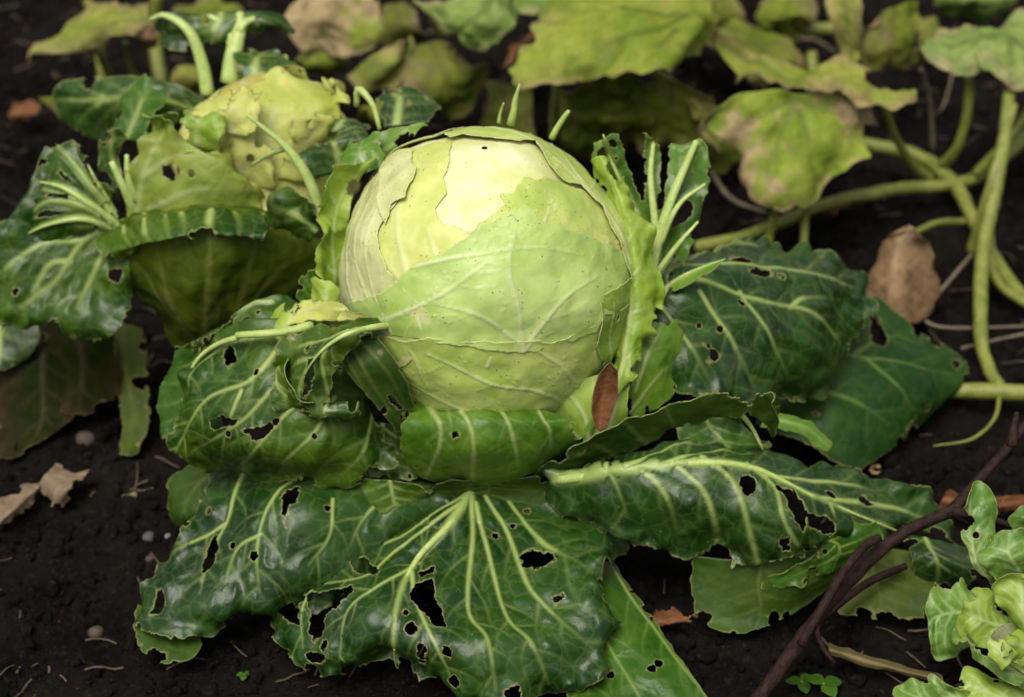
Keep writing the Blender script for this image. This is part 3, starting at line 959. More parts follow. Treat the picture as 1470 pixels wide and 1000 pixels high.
wrapper(3.0, [(528, 236), (560, 226), (600, 214), (632, 200), (650, 214), (668, 209), (702, 212), (742, 219), (764, 214), (776, 236), (792, 262), (812, 270), (830, 269), (846, 292), (856, 300), (870, 330), (880, 348), (886, 378), (896, 415), (930, 420), (985, 330), (960, 180), (820, 60), (640, 60), (520, 160)], H_LIME,
        veins=[(2.2, .9, [(900, 400), (872, 320), (820, 258), (760, 215)]), (1.5, .6, [(850, 290), (812, 235), (790, 205)]), (1.4, .6, [(760, 215), (700, 190), (640, 190)]), (1.2, .5, [(840, 280), (860, 250), (868, 235)])], lift=0.0012, holes=[(826, 221, 3)])
wrapper(3.8, [(560, 228), (600, 213), (648, 196), (664, 184), (640, 176), (600, 186), (560, 205), (500, 220), (520, 250)], H_PALE, lift=0.0018, veins=[(1.6, .8, [(530, 240), (590, 210), (650, 188)])])
wrapper(2.6, [(556, 240), (578, 232), (600, 226), (604, 262), (594, 296), (576, 304), (566, 330), (556, 300)], H_PALE, lift=0.002)
# back of the head
wrapper(1.0, [(1010, 420), (960, 250), (800, 90), (600, 70), (480, 190), (420, 330), (400, 200), (560, 0), (840, 0), (1040, 200)], H_GRN, cell=0.02)

leaf(MAIN, [[(770, 540, .145), (830, 545, .15), (890, 525, .155), (915, 505, .16)], [(780, 580, .13), (830, 580, .135), (885, 570, .14), (905, 560, .145)], [(790, 612, .115), (830, 618, .115), (872, 622, .115), (895, 605, .122)], [(800, 640, .10), (835, 648, .098), (870, 650, .098), (890, 640, .104)]], (H_DGR, LIGHT, RIM),
     veins=[(2.2, .9, [(850, 640), (838, 590), (800, 545)]), (2.0, .9, [(856, 640), (858, 590), (850, 535)]), (1.8, .8, [(866, 640), (884, 580), (900, 520)]), (1.8, .8, [(845, 640), (815, 605), (780, 580)])], rag=0.001, corner=0.01, label='smooth green leaf base at the lower right of the head')

# insect-bitten stalk ends sticking up behind the top of the head
for pts, r in (([(733, 178, .05), (738, 158, .05), (740, 142, .05), (746, 120, .05)], [.0028, .0024, .0018, .0006]), ([(716, 176, .05), (718, 163, .05), (723, 147, .05)], [.0014, .0009, .0004]),
               ([(792, 198, .06), (800, 183, .06), (812, 165, .06), (817, 159, .06)], [.0024, .0020, .0018, .0012])):
    tube('leaf_stalk', [at_y(*p) for p in pts], r, RIB, MAIN, lump=0.12)
# stalk of the plant
tube('stalk', [(0.0, 0.005, -0.02), (-0.002, -0.002, 0.05), (0, 0, 0.11)], [.022, .019, .026], CORE, MAIN, sides=16, lump=0.15)

DKM = (DARK, UNDER, RIM)
DPM = (DEEP, UNDER, RIM)
UNM = (UNDER, DARK, RIM)
LTM = (LIGHT, LIGHT, RIM)
MDM = (MID, UNDER, RIM)
GRM = (GREEN, UNDER, RIM)
YLM = (YELLOW, LIGHT, RIM)

# A: front leaf, draped over the soil towards the camera
leaf(MAIN, [
    [(640, 712, .062), (655, 708, .066), (672, 704, .070), (700, 702, .068), (728, 702, .066)],
    [(560, 733, .052), (612, 740, .062), (645, 745, .070), (712, 748, .062), (810, 720, .055)],
    [(450, 783, .038), (535, 795, .054), (605, 795, .062), (712, 806, .058), (905, 752, .050)],
    [(380, 835, .026), (480, 850, .044), (578, 848, .054), (715, 868, .054), (862, 828, .054)],
    [(382, 890, .016), (470, 905, .030), (570, 912, .042), (715, 925, .047), (898, 880, .046)],
    [(412, 940, .010), (480, 950, .016), (572, 940, .026), (712, 975, .028), (880, 930, .030)],
    [(430, 972, .004), (490, 972, .008), (576, 955, .012), (705, 1004, .010), (862, 990, .012)]], DPM,
    veins=[(5.2, 2.0, [(676, 706), (645, 752), (600, 800), (577, 850), (566, 930), (572, 968)]), (3.2, .8, [(676, 716), (679, 770), (672, 870), (700, 920), (712, 985)]), (2.8, .7, [(682, 724), (700, 785), (727, 878), (762, 920), (790, 985)]),
           (2.4, .6, [(695, 715), (728, 765), (760, 840), (800, 880), (850, 930)]), (2.0, .6, [(720, 712), (760, 765), (800, 800), (850, 825)]), (2.6, .8, [(668, 712), (560, 775), (480, 800), (420, 820)]),
           (2.6, .8, [(664, 722), (570, 785), (520, 830), (440, 835), (400, 850)]), (2.4, .6, [(590, 818), (600, 870), (630, 935), (655, 985)]),
           (2.2, .6, [(600, 805), (545, 845), (502, 880), (490, 945)]), (1.6, .5, [(450, 834), (434, 880), (436, 930)])],
    ribs=(0,), branch=1.0, pucker=0.0026, ruffle=0.0135, rag=0.003, wave=0.005,
    holes=[[(500, 800), (522, 798), (545, 818), (538, 826), (512, 824), (503, 812)], [(378, 856), (395, 846), (420, 848), (440, 846), (432, 868), (428, 884), (436, 900), (415, 892), (398, 880), (386, 872)],
           [(440, 850), (472, 848), (506, 842), (508, 852), (490, 870), (468, 888), (466, 912), (452, 920), (444, 906), (446, 880)], [(590, 846), (612, 832), (622, 832), (626, 856), (634, 876), (640, 898), (622, 896), (606, 878), (590, 862)],
           [(598, 818), (622, 814), (624, 824), (604, 828)], [(440, 940), (456, 936), (476, 938), (466, 952), (446, 955)], [(602, 922), (616, 926), (612, 948), (606, 955), (598, 936)], [(744, 796), (766, 792), (792, 800), (796, 812), (770, 818), (752, 812)],
           [(792, 856), (808, 850), (812, 856), (798, 864)], (584, 883, 5), (592, 905, 7), (642, 935, 8), (712, 768, 5), (735, 758, 4), (596, 740, 7), (655, 975, 9), (470, 925, 7), (735, 990, 10)], nholes=1,
    label='front leaf fanning out over the soil with large eaten holes')

# B: left front leaf
B = leaf(MAIN, [
    [(318, 652, .066), (400, 664, .078), (480, 676, .084), (560, 690, .078), (650, 704, .066)],
    [(290, 712, .062), (370, 722, .075), (450, 730, .080), (540, 735, .070), (640, 725, .060)],
    [(248, 780, .046), (340, 788, .058), (420, 796, .058), (505, 785, .055), (610, 752, .050)],
    [(200, 855, .026), (288, 866, .038), (370, 860, .038), (470, 826, .040), (575, 790, .040)],
    [(172, 905, .012), (255, 918, .016), (335, 905, .018), (440, 865, .022), (550, 825, .030)]], DPM,
    veins=[(2.4, .7, [(348, 680), (320, 745), (296, 800), (285, 850)]), (2.2, .7, [(420, 690), (385, 745), (370, 800), (372, 850)]), (1.6, .5, [(320, 745), (270, 780), (235, 800)]), (1.6, .5, [(378, 770), (335, 795), (318, 870)]),
           (1.8, .6, [(478, 716), (470, 770), (440, 810)]), (1.5, .5, [(560, 705), (520, 745), (500, 780)])], branch=1.2, pucker=0.0032, wave=0.006, ruffle=0.0095, rag=0.003,
    holes=[[(298, 768), (306, 764), (310, 782), (304, 800), (292, 816), (286, 836), (290, 800)], [(226, 846), (238, 850), (236, 862), (226, 880), (214, 882), (220, 868)], [(410, 716), (424, 706), (432, 706), (430, 728), (420, 732), (414, 760), (408, 740)], (470, 731, 5), (300, 733, 5), (365, 800, 6), (334, 782, 4)], nholes=1,
    label='left front leaf sagging onto the soil, glossy and dark')
leaf(MAIN, [[(190, 868, .014), (240, 872, .014), (290, 874, .016)], [(192, 912, .010), (240, 918, .010), (292, 915, .010)], [(208, 946, .005), (242, 960, .005), (292, 942, .005)]], (UNDER, DARK, RIM), auto=(3, 1.2, .6), rag=0.003, corner=0.01, cell=3, pucker=0.001,
     label='curled under tip of the left front leaf')

# C: big left leaf
leaf(MAIN, [
    [(288, 498, .150), (335, 474, .168), (395, 466, .178), (455, 472, .172), (510, 488, .160)],
    [(258, 545, .138), (315, 532, .158), (385, 525, .168), (455, 535, .160), (520, 552, .142)],
    [(246, 600, .118), (300, 598, .134), (375, 592, .145), (462, 602, .138), (548, 612, .116)],
    [(243, 640, .100), (300, 644, .108), (370, 650, .118), (462, 655, .114), (572, 648, .100)],
    [(236, 664, .084), (320, 666, .084), (390, 690, .082), (480, 694, .086), (588, 672, .092)]], DKM,
    veins=[(3.0, .9, [(400, 498), (355, 545), (300, 570), (265, 620), (250, 655)]), (2.6, .8, [(420, 535), (380, 570), (345, 606), (280, 645)]), (2.2, .7, [(430, 575), (400, 605), (370, 640), (350, 665)]), (2.0, .6, [(480, 570), (450, 620), (410, 660), (400, 685)]),
           (1.8, .6, [(540, 580), (520, 640), (490, 680)]), (3.2, 1.0, [(390, 478), (330, 492), (285, 520), (268, 560)]), (1.8, .6, [(345, 560), (335, 590), (330, 610)])], branch=1.3, pucker=0.0028, wave=0.005, ruffle=0.0068, rag=0.003,
    holes=[[(302, 604), (318, 596), (342, 602), (340, 610), (318, 614), (304, 614)], [(348, 618), (366, 614), (388, 608), (398, 612), (386, 622), (374, 628), (368, 636), (358, 624)], [(318, 500), (332, 496), (336, 510), (322, 522)], (366, 532, 5), (395, 605, 5), (450, 625, 4), (330, 622, 4)], nholes=1,
    label='big left leaf hanging below the head')
leaf(MAIN, [[(300, 482, .14), (340, 450, .155), (390, 425, .165), (440, 430, .16)], [(262, 500, .13), (310, 470, .15), (355, 448, .158), (440, 460, .16)], [(246, 505, .115), (300, 500, .14), (350, 480, .15), (440, 490, .15)]], DKM,
     veins=[(2.6, 1.0, [(390, 432), (345, 436), (320, 455), (318, 485)]), (2.0, .8, [(440, 450), (370, 470), (300, 500)])], ruffle=0.0081, rag=0.003, holes=[(325, 460, 9), (352, 462, 8), (372, 450, 4)], label='upper left leaf with curled torn edge')
leaf(MAIN, [[(262, 500, .11), (300, 520, .12), (340, 560, .12)], [(240, 560, .09), (280, 580, .1), (330, 610, .1)], [(224, 640, .07), (270, 650, .07), (330, 655, .075)]], GRM, auto=(4, 2.0, 1.0), ruffle=0.0054, rag=0.003, corner=0.012, label='leaf tip showing behind the big left leaf')
leaf(MAIN, [[(300, 655, .06), (330, 665, .065), (360, 670, .065)], [(246, 680, .045), (285, 695, .05), (330, 705, .055)], [(238, 715, .03), (265, 735, .035), (300, 740, .04)], [(246, 752, .015), (262, 756, .015), (285, 760, .02)]], (UNDER, DARK, RIMD), auto=(3, 1.6, .8), rag=0.003, corner=0.015, label='small matte leaf under the big left leaf')
# stripped midrib lying on the left leaf
tube('stripped_midrib', [at_z(*p) for p in ((448, 466, .186), (420, 474, .186), (385, 478, .186), (340, 481, .180))], [.0036, .0034, .003, .0028], RIB, MAIN, flat=0.8)
tube('stripped_midrib', [at_z(*p) for p in ((342, 484, .176), (312, 494, .166), (285, 514, .152), (266, 545, .138))], [.0026, .0022, .0016, .0008], RIB, MAIN, flat=0.8)

# D: curled leaf beside the head, E: its flat underside flap
leaf(MAIN, [
    [(606, 452, .185), (600, 464, .190), (590, 478, .185)],
    [(545, 458, .200), (540, 469, .206), (556, 486, .196)],
    [(485, 462, .200), (498, 478, .208), (530, 498, .196)],
    [(415, 482, .186), (460, 503, .197), (498, 508, .190)],
    [(408, 505, .176), (436, 535, .178), (484, 540, .176)],
    [(412, 540, .160), (430, 575, .158), (482, 575, .158)],
    [(430, 575, .145), (440, 600, .145), (500, 598, .146)]], DKM,
    veins=[(4.6, 1.4, [(590, 464), (540, 468), (495, 480), (458, 507), (434, 545), (430, 585)]), (2.2, .8, [(470, 497), (462, 520), (470, 560), (472, 590)]), (2.0, .7, [(500, 474), (440, 490), (412, 500)]), (1.6, .6, [(450, 515), (425, 520), (410, 540)])], ribs=(0,),
    branch=0.8, ruffle=0.0081, rag=0.003, pucker=0.0015, holes=[[(440, 515), (450, 512), (452, 530), (445, 560), (436, 570), (438, 540)], (440, 498, 6), (490, 588, 8), (470, 585, 4), (418, 486, 3)], nholes=1, label='curled leaf drooping from the left side of the head')
leaf(MAIN, [
    [(486, 508, .182), (506, 490, .190), (540, 480, .198)],
    [(502, 542, .170), (530, 525, .180), (564, 510, .186)],
    [(532, 580, .150), (556, 560, .160), (584, 545, .168)],
    [(560, 610, .130), (577, 594, .138), (596, 582, .144)],
    [(570, 628, .116), (584, 624, .120), (602, 610, .126)]], UNM, veins=[(2.2, .8, [(505, 500), (540, 560), (582, 618)]), (1.6, .6, [(520, 492), (560, 540), (590, 598)]), (1.4, .6, [(492, 510), (525, 560), (566, 605)])], corner=0.008, rag=0.001, pucker=0.0006, wave=0.001,
    holes=[[(552, 562), (562, 566), (576, 584), (572, 586), (558, 576)], (545, 505, 3)], label='flat dark underside flap leaning on the lower left of the head')
leaf(MAIN, [[(380, 520, .168), (400, 515, .172), (425, 518, .175)], [(385, 560, .155), (405, 560, .16), (430, 565, .165)], [(440, 600, .14), (470, 600, .145), (500, 590, .15)]], DKM, auto=(3, 1.6, .8), ruffle=0.0081, rag=0.003, nholes=1, label='small torn leaf under the curled leaf')
leaf(MAIN, [[(430, 575, .15), (470, 578, .155), (505, 575, .155)], [(425, 590, .145), (465, 596, .15), (520, 588, .15)], [(450, 602, .135), (480, 610, .135), (530, 600, .13)]], DPM, auto=(2, 1.4, .8), ruffle=0.0108, rag=0.004, nholes=1, label='ragged scrap of leaf below the curled leaf')

leaf(MAIN, [[(490, 600, .118), (550, 608, .114), (606, 616, .108)], [(492, 648, .100), (552, 652, .098), (608, 655, .092)], [(505, 692, .084), (560, 692, .080), (618, 690, .077)]], DKM, auto=(3, 1.6, .8), rag=0.003, ruffle=0.006, label='leaf filling the corner between the collar and the big left leaf')
# pale pieces left of the head
leaf(MAIN, [[(408, 474, .182), (415, 450, .19), (430, 428, .2)], [(450, 462, .19), (455, 440, .2), (462, 424, .206)], [(500, 468, .19), (500, 450, .2), (495, 432, .206)], [(520, 470, .188), (520, 458, .195), (512, 445, .2)]], YLM, auto=(2, 1.0, .6), rag=0.002, ruffle=0.0054, nholes=1, label='pale yellow leaf scrap at the left of the head')
leaf(MAIN, [[(482, 462, .2), (490, 450, .205), (500, 442, .21)], [(520, 466, .2), (520, 455, .205), (518, 446, .21)], [(566, 476, .19), (560, 464, .195), (548, 455, .2)]], YLM, auto=(2, .9, .5), rag=0.002, corner=0.01, label='cream leaf base at the lower left of the head')
leaf(MAIN, [[(384, 475, .168), (388, 460, .176), (400, 440, .184)], [(392, 498, .17), (400, 470, .182), (424, 424, .195)], [(415, 505, .168), (420, 478, .18), (438, 428, .195)]], (LIGHT, UNDER, RIM), auto=(2, 1.2, .6), rag=0.002, corner=0.01, label='cupped light green leaf left of the head')
leaf(MAIN, [[(400, 500, .17), (415, 500, .172), (440, 500, .175)], [(405, 530, .165), (420, 530, .168), (440, 530, .17)], [(418, 560, .155), (430, 565, .157), (450, 560, .16)]], YLM, rag=0.003, auto=(2, .8, .4), label='yellow leaf seen through the eaten gaps')
# light green leaf standing left of the head
leaf(MAIN, [[(520, 475, -.01), (500, 475, -.015), (470, 450, -.02)], [(505, 400, .005), (475, 398, .0), (446, 372, -.005)], [(505, 320, .018), (470, 328, .012), (448, 330, .005)], [(520, 262, .025), (485, 272, .022), (456, 250, .015)], [(552, 215, .03), (515, 226, .03), (480, 232, .025)]], (LIGHT, MID, RIM), mode='y',
     veins=[(2.6, 1.0, [(490, 465), (478, 380), (482, 300), (530, 228)]), (1.4, .6, [(478, 330), (458, 305)]), (1.4, .6, [(480, 290), (465, 262)]), (1.4, .6, [(476, 390), (455, 370)])], rag=0.002, ruffle=0.0081, branch=1, nbites=6, corner=0.012, label='light green leaf standing along the left of the head')
leaf(MAIN, [[(470, 480, -.01), (450, 460, -.012), (430, 420, -.01)], [(490, 440, 0), (462, 420, 0), (435, 395, 0)], [(485, 400, .01), (465, 390, .01), (445, 370, .01)]], GRM, mode='y', auto=(3, 1.4, .7), rag=0.003, ruffle=0.0081, label='green leaf between the two larger cabbages')
leaf(MAIN, [[(530, 235, .05), (560, 225, .055), (600, 205, .06)], [(525, 212, .055), (565, 200, .06), (605, 188, .065)], [(530, 186, .065), (575, 180, .07), (635, 178, .075)]], MDM, mode='y', veins=[(1.8, .7, [(530, 228), (570, 205), (620, 182)]), (1.2, .5, [(575, 205), (590, 180)])], rag=0.004, ruffle=0.0054, corner=0.01, label='mid green leaf edge behind the upper left of the head')

leaf(MAIN, [[(500, 478, .18), (480, 478, .18), (455, 470, .18)], [(492, 440, .2), (470, 440, .2), (440, 425, .2)], [(488, 400, .215), (465, 395, .215), (438, 385, .215)]], (LIGHT, MID, RIM), auto=(3, 1.4, .7), rag=0.002, ruffle=0.007, corner=0.01, label='lime leaf scrap filling the gap left of the head')
leaf(MAIN, [[(560, 235, .03), (530, 245, .03), (500, 262, .03)], [(545, 205, .04), (515, 215, .04), (480, 235, .04)], [(560, 180, .055), (520, 192, .055), (478, 212, .055)]], (MID, UNDER, RIM), mode='y', auto=(3, 1.4, .7), rag=0.002, ruffle=0.008, corner=0.01, nbites=7, label='bright green leaf behind the left shoulder of the head')
# F: rolled collar in front of the head
leaf(MAIN, [
    [(598, 580, .136), (655, 576, .142), (710, 576, .144), (775, 587, .140), (838, 616, .126)],
    [(584, 608, .131), (645, 604, .142), (705, 604, .144), (772, 610, .138), (838, 620, .123)],
    [(579, 634, .116), (640, 643, .124), (700, 646, .126), (767, 644, .120), (834, 627, .114)],
    [(592, 666, .094), (640, 672, .102), (700, 676, .102), (757, 668, .102), (820, 634, .105)],
    [(608, 686, .080), (650, 690, .080), (700, 695, .080), (748, 682, .086), (806, 642, .096)]], (COLLAR, UNDER, RIM),
    veins=[(3.4, 2.0, [(614, 578), (628, 605), (630, 640), (612, 685)]), (2.6, 1.6, [(652, 578), (672, 605), (680, 640), (678, 692)]), (2.0, 1.0, [(708, 576), (728, 600), (740, 640), (745, 675)]), (1.6, .8, [(775, 588), (790, 615), (792, 645)]), (1.2, .6, [(640, 578), (648, 612)])],
    branch=1.4, rag=0.0022, pucker=0.0016, wave=0.003, corner=0.012, fold=0.002, grow=1.05, holes=[[(644, 622), (652, 620), (663, 623), (660, 628), (648, 628)], (598, 668, 4)], label='rolled green collar leaf in front of the head')
# G: right collar, seen from its underside, with torn top edge
leaf(MAIN, [
    [(757, 682, .082), (761, 684, .079), (768, 686, .076)],
    [(810, 648, .112), (818, 666, .096), (832, 675, .085)],
    [(885, 604, .137), (888, 632, .116), (888, 658, .096)],
    [(955, 580, .152), (960, 602, .136), (965, 620, .120)],
    [(1035, 560, .162), (1038, 580, .148), (1030, 600, .134)],
    [(1085, 556, .162), (1098, 576, .150), (1080, 604, .130)],
    [(1114, 588, .142), (1115, 612, .125), (1106, 632, .108)]], UNM, veins=[(1.8, .7, [(885, 655), (850, 640), (815, 660)]), (1.6, .7, [(930, 640), (900, 610), (890, 606)]), (1.5, .6, [(970, 612), (960, 595), (955, 580)])], branch=1, rag=0.003, ruffle=0.003, pucker=0.001, corner=0.01, nholes=1,
    label='right collar leaf showing its underside and torn edge')
leaf(MAIN, [[(900, 604, .138), (905, 590, .142), (915, 582, .146)], [(958, 584, .151), (958, 568, .156), (965, 560, .158)], [(1020, 568, .16), (1015, 552, .164), (1015, 546, .165)], [(1052, 562, .163), (1045, 548, .167), (1042, 540, .169)]], DPM, auto=(3, 1.4, .7), rag=0.004, ruffle=0.0081, nholes=1, corner=0.01, label='torn bluish upper side of the right collar leaf')
leaf(MAIN, [[(836, 620, .125), (842, 610, .128), (852, 596, .132)], [(845, 622, .123), (858, 608, .127), (868, 592, .132)]], MDM, rag=0.002, corner=0.008, label='tiny green lobe beside the rust leaf')
tube('leaf_stalk', [at_z(*p) for p in ((1036, 580, .14), (1060, 592, .132), (1080, 615, .118), (1095, 645, .104))], [.0030, .0026, .0016, .0010], RIBD, MAIN, flat=0.8)
# H, I: lighter leaves hugging the right side of the head
leaf(MAIN, [[(945, 445, -.02), (925, 470, -.03), (905, 505, -.045)], [(978, 470, -.02), (945, 500, -.04), (905, 545, -.06)], [(976, 530, -.03), (945, 550, -.05), (895, 590, -.07)], [(962, 580, -.05), (935, 592, -.06), (900, 610, -.075)]], (MID, MID, RIM), mode='y', veins=[(2.2, .8, [(912, 560), (935, 500), (955, 460)]), (1.6, .6, [(905, 590), (945, 540), (968, 520)])], branch=1.2, rag=0.002, pucker=0.0015, label='bright green leaf cupping the lower right of the head')
leaf(MAIN, [[(840, 240, .03), (862, 228, .025), (886, 230, .025)], [(862, 290, .018), (890, 288, .004), (920, 296, .008)], [(874, 355, .0), (908, 352, -.015), (942, 362, -.008)], [(878, 430, -.022), (914, 422, -.036), (952, 440, -.028)], [(868, 500, -.045), (906, 490, -.056), (938, 484, -.046)], [(850, 580, -.074), (884, 565, -.080), (908, 545, -.072)]], (LIGHT, MID, RIM), mode='y',
     veins=[(3.2, 1.2, [(882, 560), (902, 470), (904, 400), (890, 310), (866, 240)]), (1.4, .6, [(904, 400), (930, 372)]), (1.4, .6, [(905, 450), (935, 440)]), (1.4, .6, [(898, 350), (920, 318)]), (1.4, .6, [(890, 520), (915, 500)])], rag=0.0018, ragf=130, nbites=14, ruffle=0.006, rufff=70, corner=0.006, fold=0.001, branch=1, label='ragged light green leaf edge along the right of the head')
leaf(MAIN, [[(850, 240, .05), (862, 232, .05), (876, 236, .05)], [(846, 215, .055), (862, 205, .055), (872, 215, .055)], [(850, 200, .06), (862, 196, .06), (868, 202, .06)]], MDM, mode='y', rag=0.003, corner=0.008, auto=(2, 1, .5), label='small green leaf tip behind the right shoulder of the head')

# J: upright right leaf with heavy pale ribs
JM = (leaf_mat('cabbage_leaf_ribbed', (0.030, 0.105, 0.006), (0.110, 0.220, 0.020), rough=0.4, trans=0.22, dust=0.15, fine=0.15), UNDER, RIM)
leaf(MAIN, [
    [(893, 420, .005), (912, 416, .003), (932, 412, .0), (950, 412, -.003), (966, 408, -.003)],
    [(884, 350, .025), (908, 345, .024), (934, 345, .020), (960, 352, .015), (992, 365, .010)],
    [(872, 290, .040), (902, 285, .040), (932, 280, .036), (966, 288, .030), (1010, 308, .025)],
    [(860, 235, .050), (895, 235, .050), (934, 235, .050), (972, 238, .045), (1024, 250, .040)],
    [(860, 185, .060), (895, 186, .060), (938, 196, .060), (980, 200, .055), (1016, 195, .050)]], JM, mode='y',
    veins=[(8, 4.4, [(932, 412), (942, 350), (964, 285), (984, 235), (1001, 200)]), (5.4, 3.2, [(930, 404), (940, 330), (934, 250), (938, 202)]), (5, 2.6, [(922, 404), (918, 330), (900, 280), (878, 230), (866, 192)]), (3.6, 1.6, [(948, 345), (975, 290), (1014, 262)]), (3.4, 1.6, [(944, 395), (975, 350), (1004, 316)])],
    ribs=(0, 1, 2, 3, 4), branch=0.7, rag=0.003, ragf=90, ruffle=0.0081, nholes=1, nbites=9, corner=0.012,
    holes=[[(964, 330), (962, 312), (972, 290), (986, 287), (998, 294), (994, 308), (980, 318)], [(947, 255), (953, 238), (957, 242), (952, 270)], [(903, 314), (908, 304), (912, 330), (907, 340)], [(908, 236), (920, 232), (928, 255), (920, 275), (910, 262)], [(944, 190), (962, 195), (957, 235), (950, 300), (944, 300), (948, 240)], [(884, 180), (922, 186), (926, 225), (924, 290), (912, 275), (898, 225)], (880, 205, 6), (965, 370, 6), (974, 267, 4), (1005, 335, 12)], label='upright right leaf with thick pale ribs and torn blade')
for pts, r in (([(930, 414, -.012), (942, 352, .010), (964, 285, .025), (984, 238, .038), (1000, 202, .046)], [.0046, .0042, .0034, .0028, .0022]), ([(929, 410, -.010), (940, 335, .014), (934, 255, .036), (938, 206, .050)], [.0030, .0028, .0022, .0014]),
               ([(946, 352, .010), (974, 294, .018), (1012, 264, .028)], [.0026, .0020, .0012]), ([(938, 398, -.004), (972, 352, .0), (1002, 318, .008)], [.0028, .0020, .0010])):
    tube('leaf_rib', [at_y(*p) for p in pts], r, RIB, MAIN, flat=0.75, lump=0.06)
leaf(MAIN, [[(960, 410, .0), (990, 392, .0), (1040, 372, .0)], [(948, 430, -.01), (985, 412, -.01), (1030, 385, -.01)]], (MID, UNDER, RIM), mode='y', veins=[(4, 2, [(935, 416), (990, 386), (1060, 350)])], ribs=(0,), rag=0.002, corner=0.006, label='bright leaf base right of the upright ribbed leaf')

# K: large right leaf, L: the one under it
leaf(MAIN, [
    [(930, 408, .172), (930, 425, .172), (932, 450, .165), (938, 485, .155), (946, 552, .130)],
    [(1000, 372, .168), (1000, 398, .174), (1000, 435, .168), (1000, 482, .152), (1008, 572, .122)],
    [(1080, 350, .154), (1080, 384, .164), (1080, 430, .158), (1080, 487, .142), (1075, 592, .102)],
    [(1160, 362, .134), (1165, 393, .144), (1160, 440, .137), (1148, 502, .117), (1122, 578, .086)],
    [(1218, 390, .112), (1222, 412, .117), (1216, 456, .107), (1200, 517, .087), (1150, 575, .074)],
    [(1244, 428, .098), (1245, 440, .098), (1240, 472, .090), (1216, 525, .075), (1168, 566, .068)]], DPM,
    veins=[(3.4, 1.2, [(935, 418), (985, 385), (1040, 355), (1085, 356)]), (3.0, 1.0, [(940, 412), (1000, 392), (1090, 384), (1170, 392), (1225, 412)]), (2.8, .9, [(940, 425), (1000, 412), (1090, 432), (1150, 440), (1190, 470), (1215, 500)]), (2.0, .6, [(1060, 422), (1100, 480), (1130, 540)]), (1.8, .6, [(1000, 425), (1050, 490), (1085, 555)]), (1.6, .5, [(1140, 438), (1160, 425), (1210, 430)]), (1.8, .6, [(945, 440), (985, 490), (1020, 545)])],
    ribs=(), branch=1.2, pucker=0.0030, wave=0.005, ruffle=0.0095, rag=0.002, holes=[[(1046, 380), (1064, 377), (1078, 379), (1064, 384)], [(1070, 394), (1088, 386), (1104, 388), (1106, 396), (1096, 400), (1078, 398)], [(1008, 494), (1018, 492), (1024, 504), (1034, 512), (1030, 520), (1014, 518), (1022, 508)], (1001, 468, 4), (1031, 474, 6), (1062, 438, 6), (1065, 377, 5)], nholes=1,
    label='large glossy dark leaf spreading to the right of the head')
leaf(MAIN, [
    [(1120, 420, .055), (1110, 470, .058), (1100, 540, .05), (1090, 610, .04)],
    [(1190, 420, .062), (1185, 480, .062), (1175, 560, .05), (1165, 640, .03)],
    [(1258, 432, .058), (1260, 500, .055), (1250, 580, .04), (1228, 672, .014)],
    [(1318, 470, .045), (1325, 520, .042), (1315, 575, .03), (1288, 640, .010)],
    [(1368, 500, .030), (1372, 525, .028), (1362, 560, .02), (1335, 600, .010)],
    [(1388, 525, .022), (1388, 535, .020), (1382, 548, .016), (1365, 570, .010)]], (MATTE, UNDER, RIMD),
    veins=[(2.6, .8, [(1150, 490), (1220, 515), (1290, 520), (1370, 535)]), (1.8, .6, [(1170, 560), (1230, 580), (1280, 610)]), (1.6, .5, [(1240, 517), (1290, 560), (1310, 590)]), (1.6, .5, [(1220, 515), (1280, 480), (1330, 490)])], branch=1, pucker=0.0018, rag=0.002, corner=0.02,
    holes=[[(1246, 452), (1262, 456), (1268, 472), (1276, 484), (1268, 498), (1252, 494), (1246, 478)], (1374, 523, 7), (1335, 586, 6)], nholes=1, label='matte green leaf lying on the soil at far right')

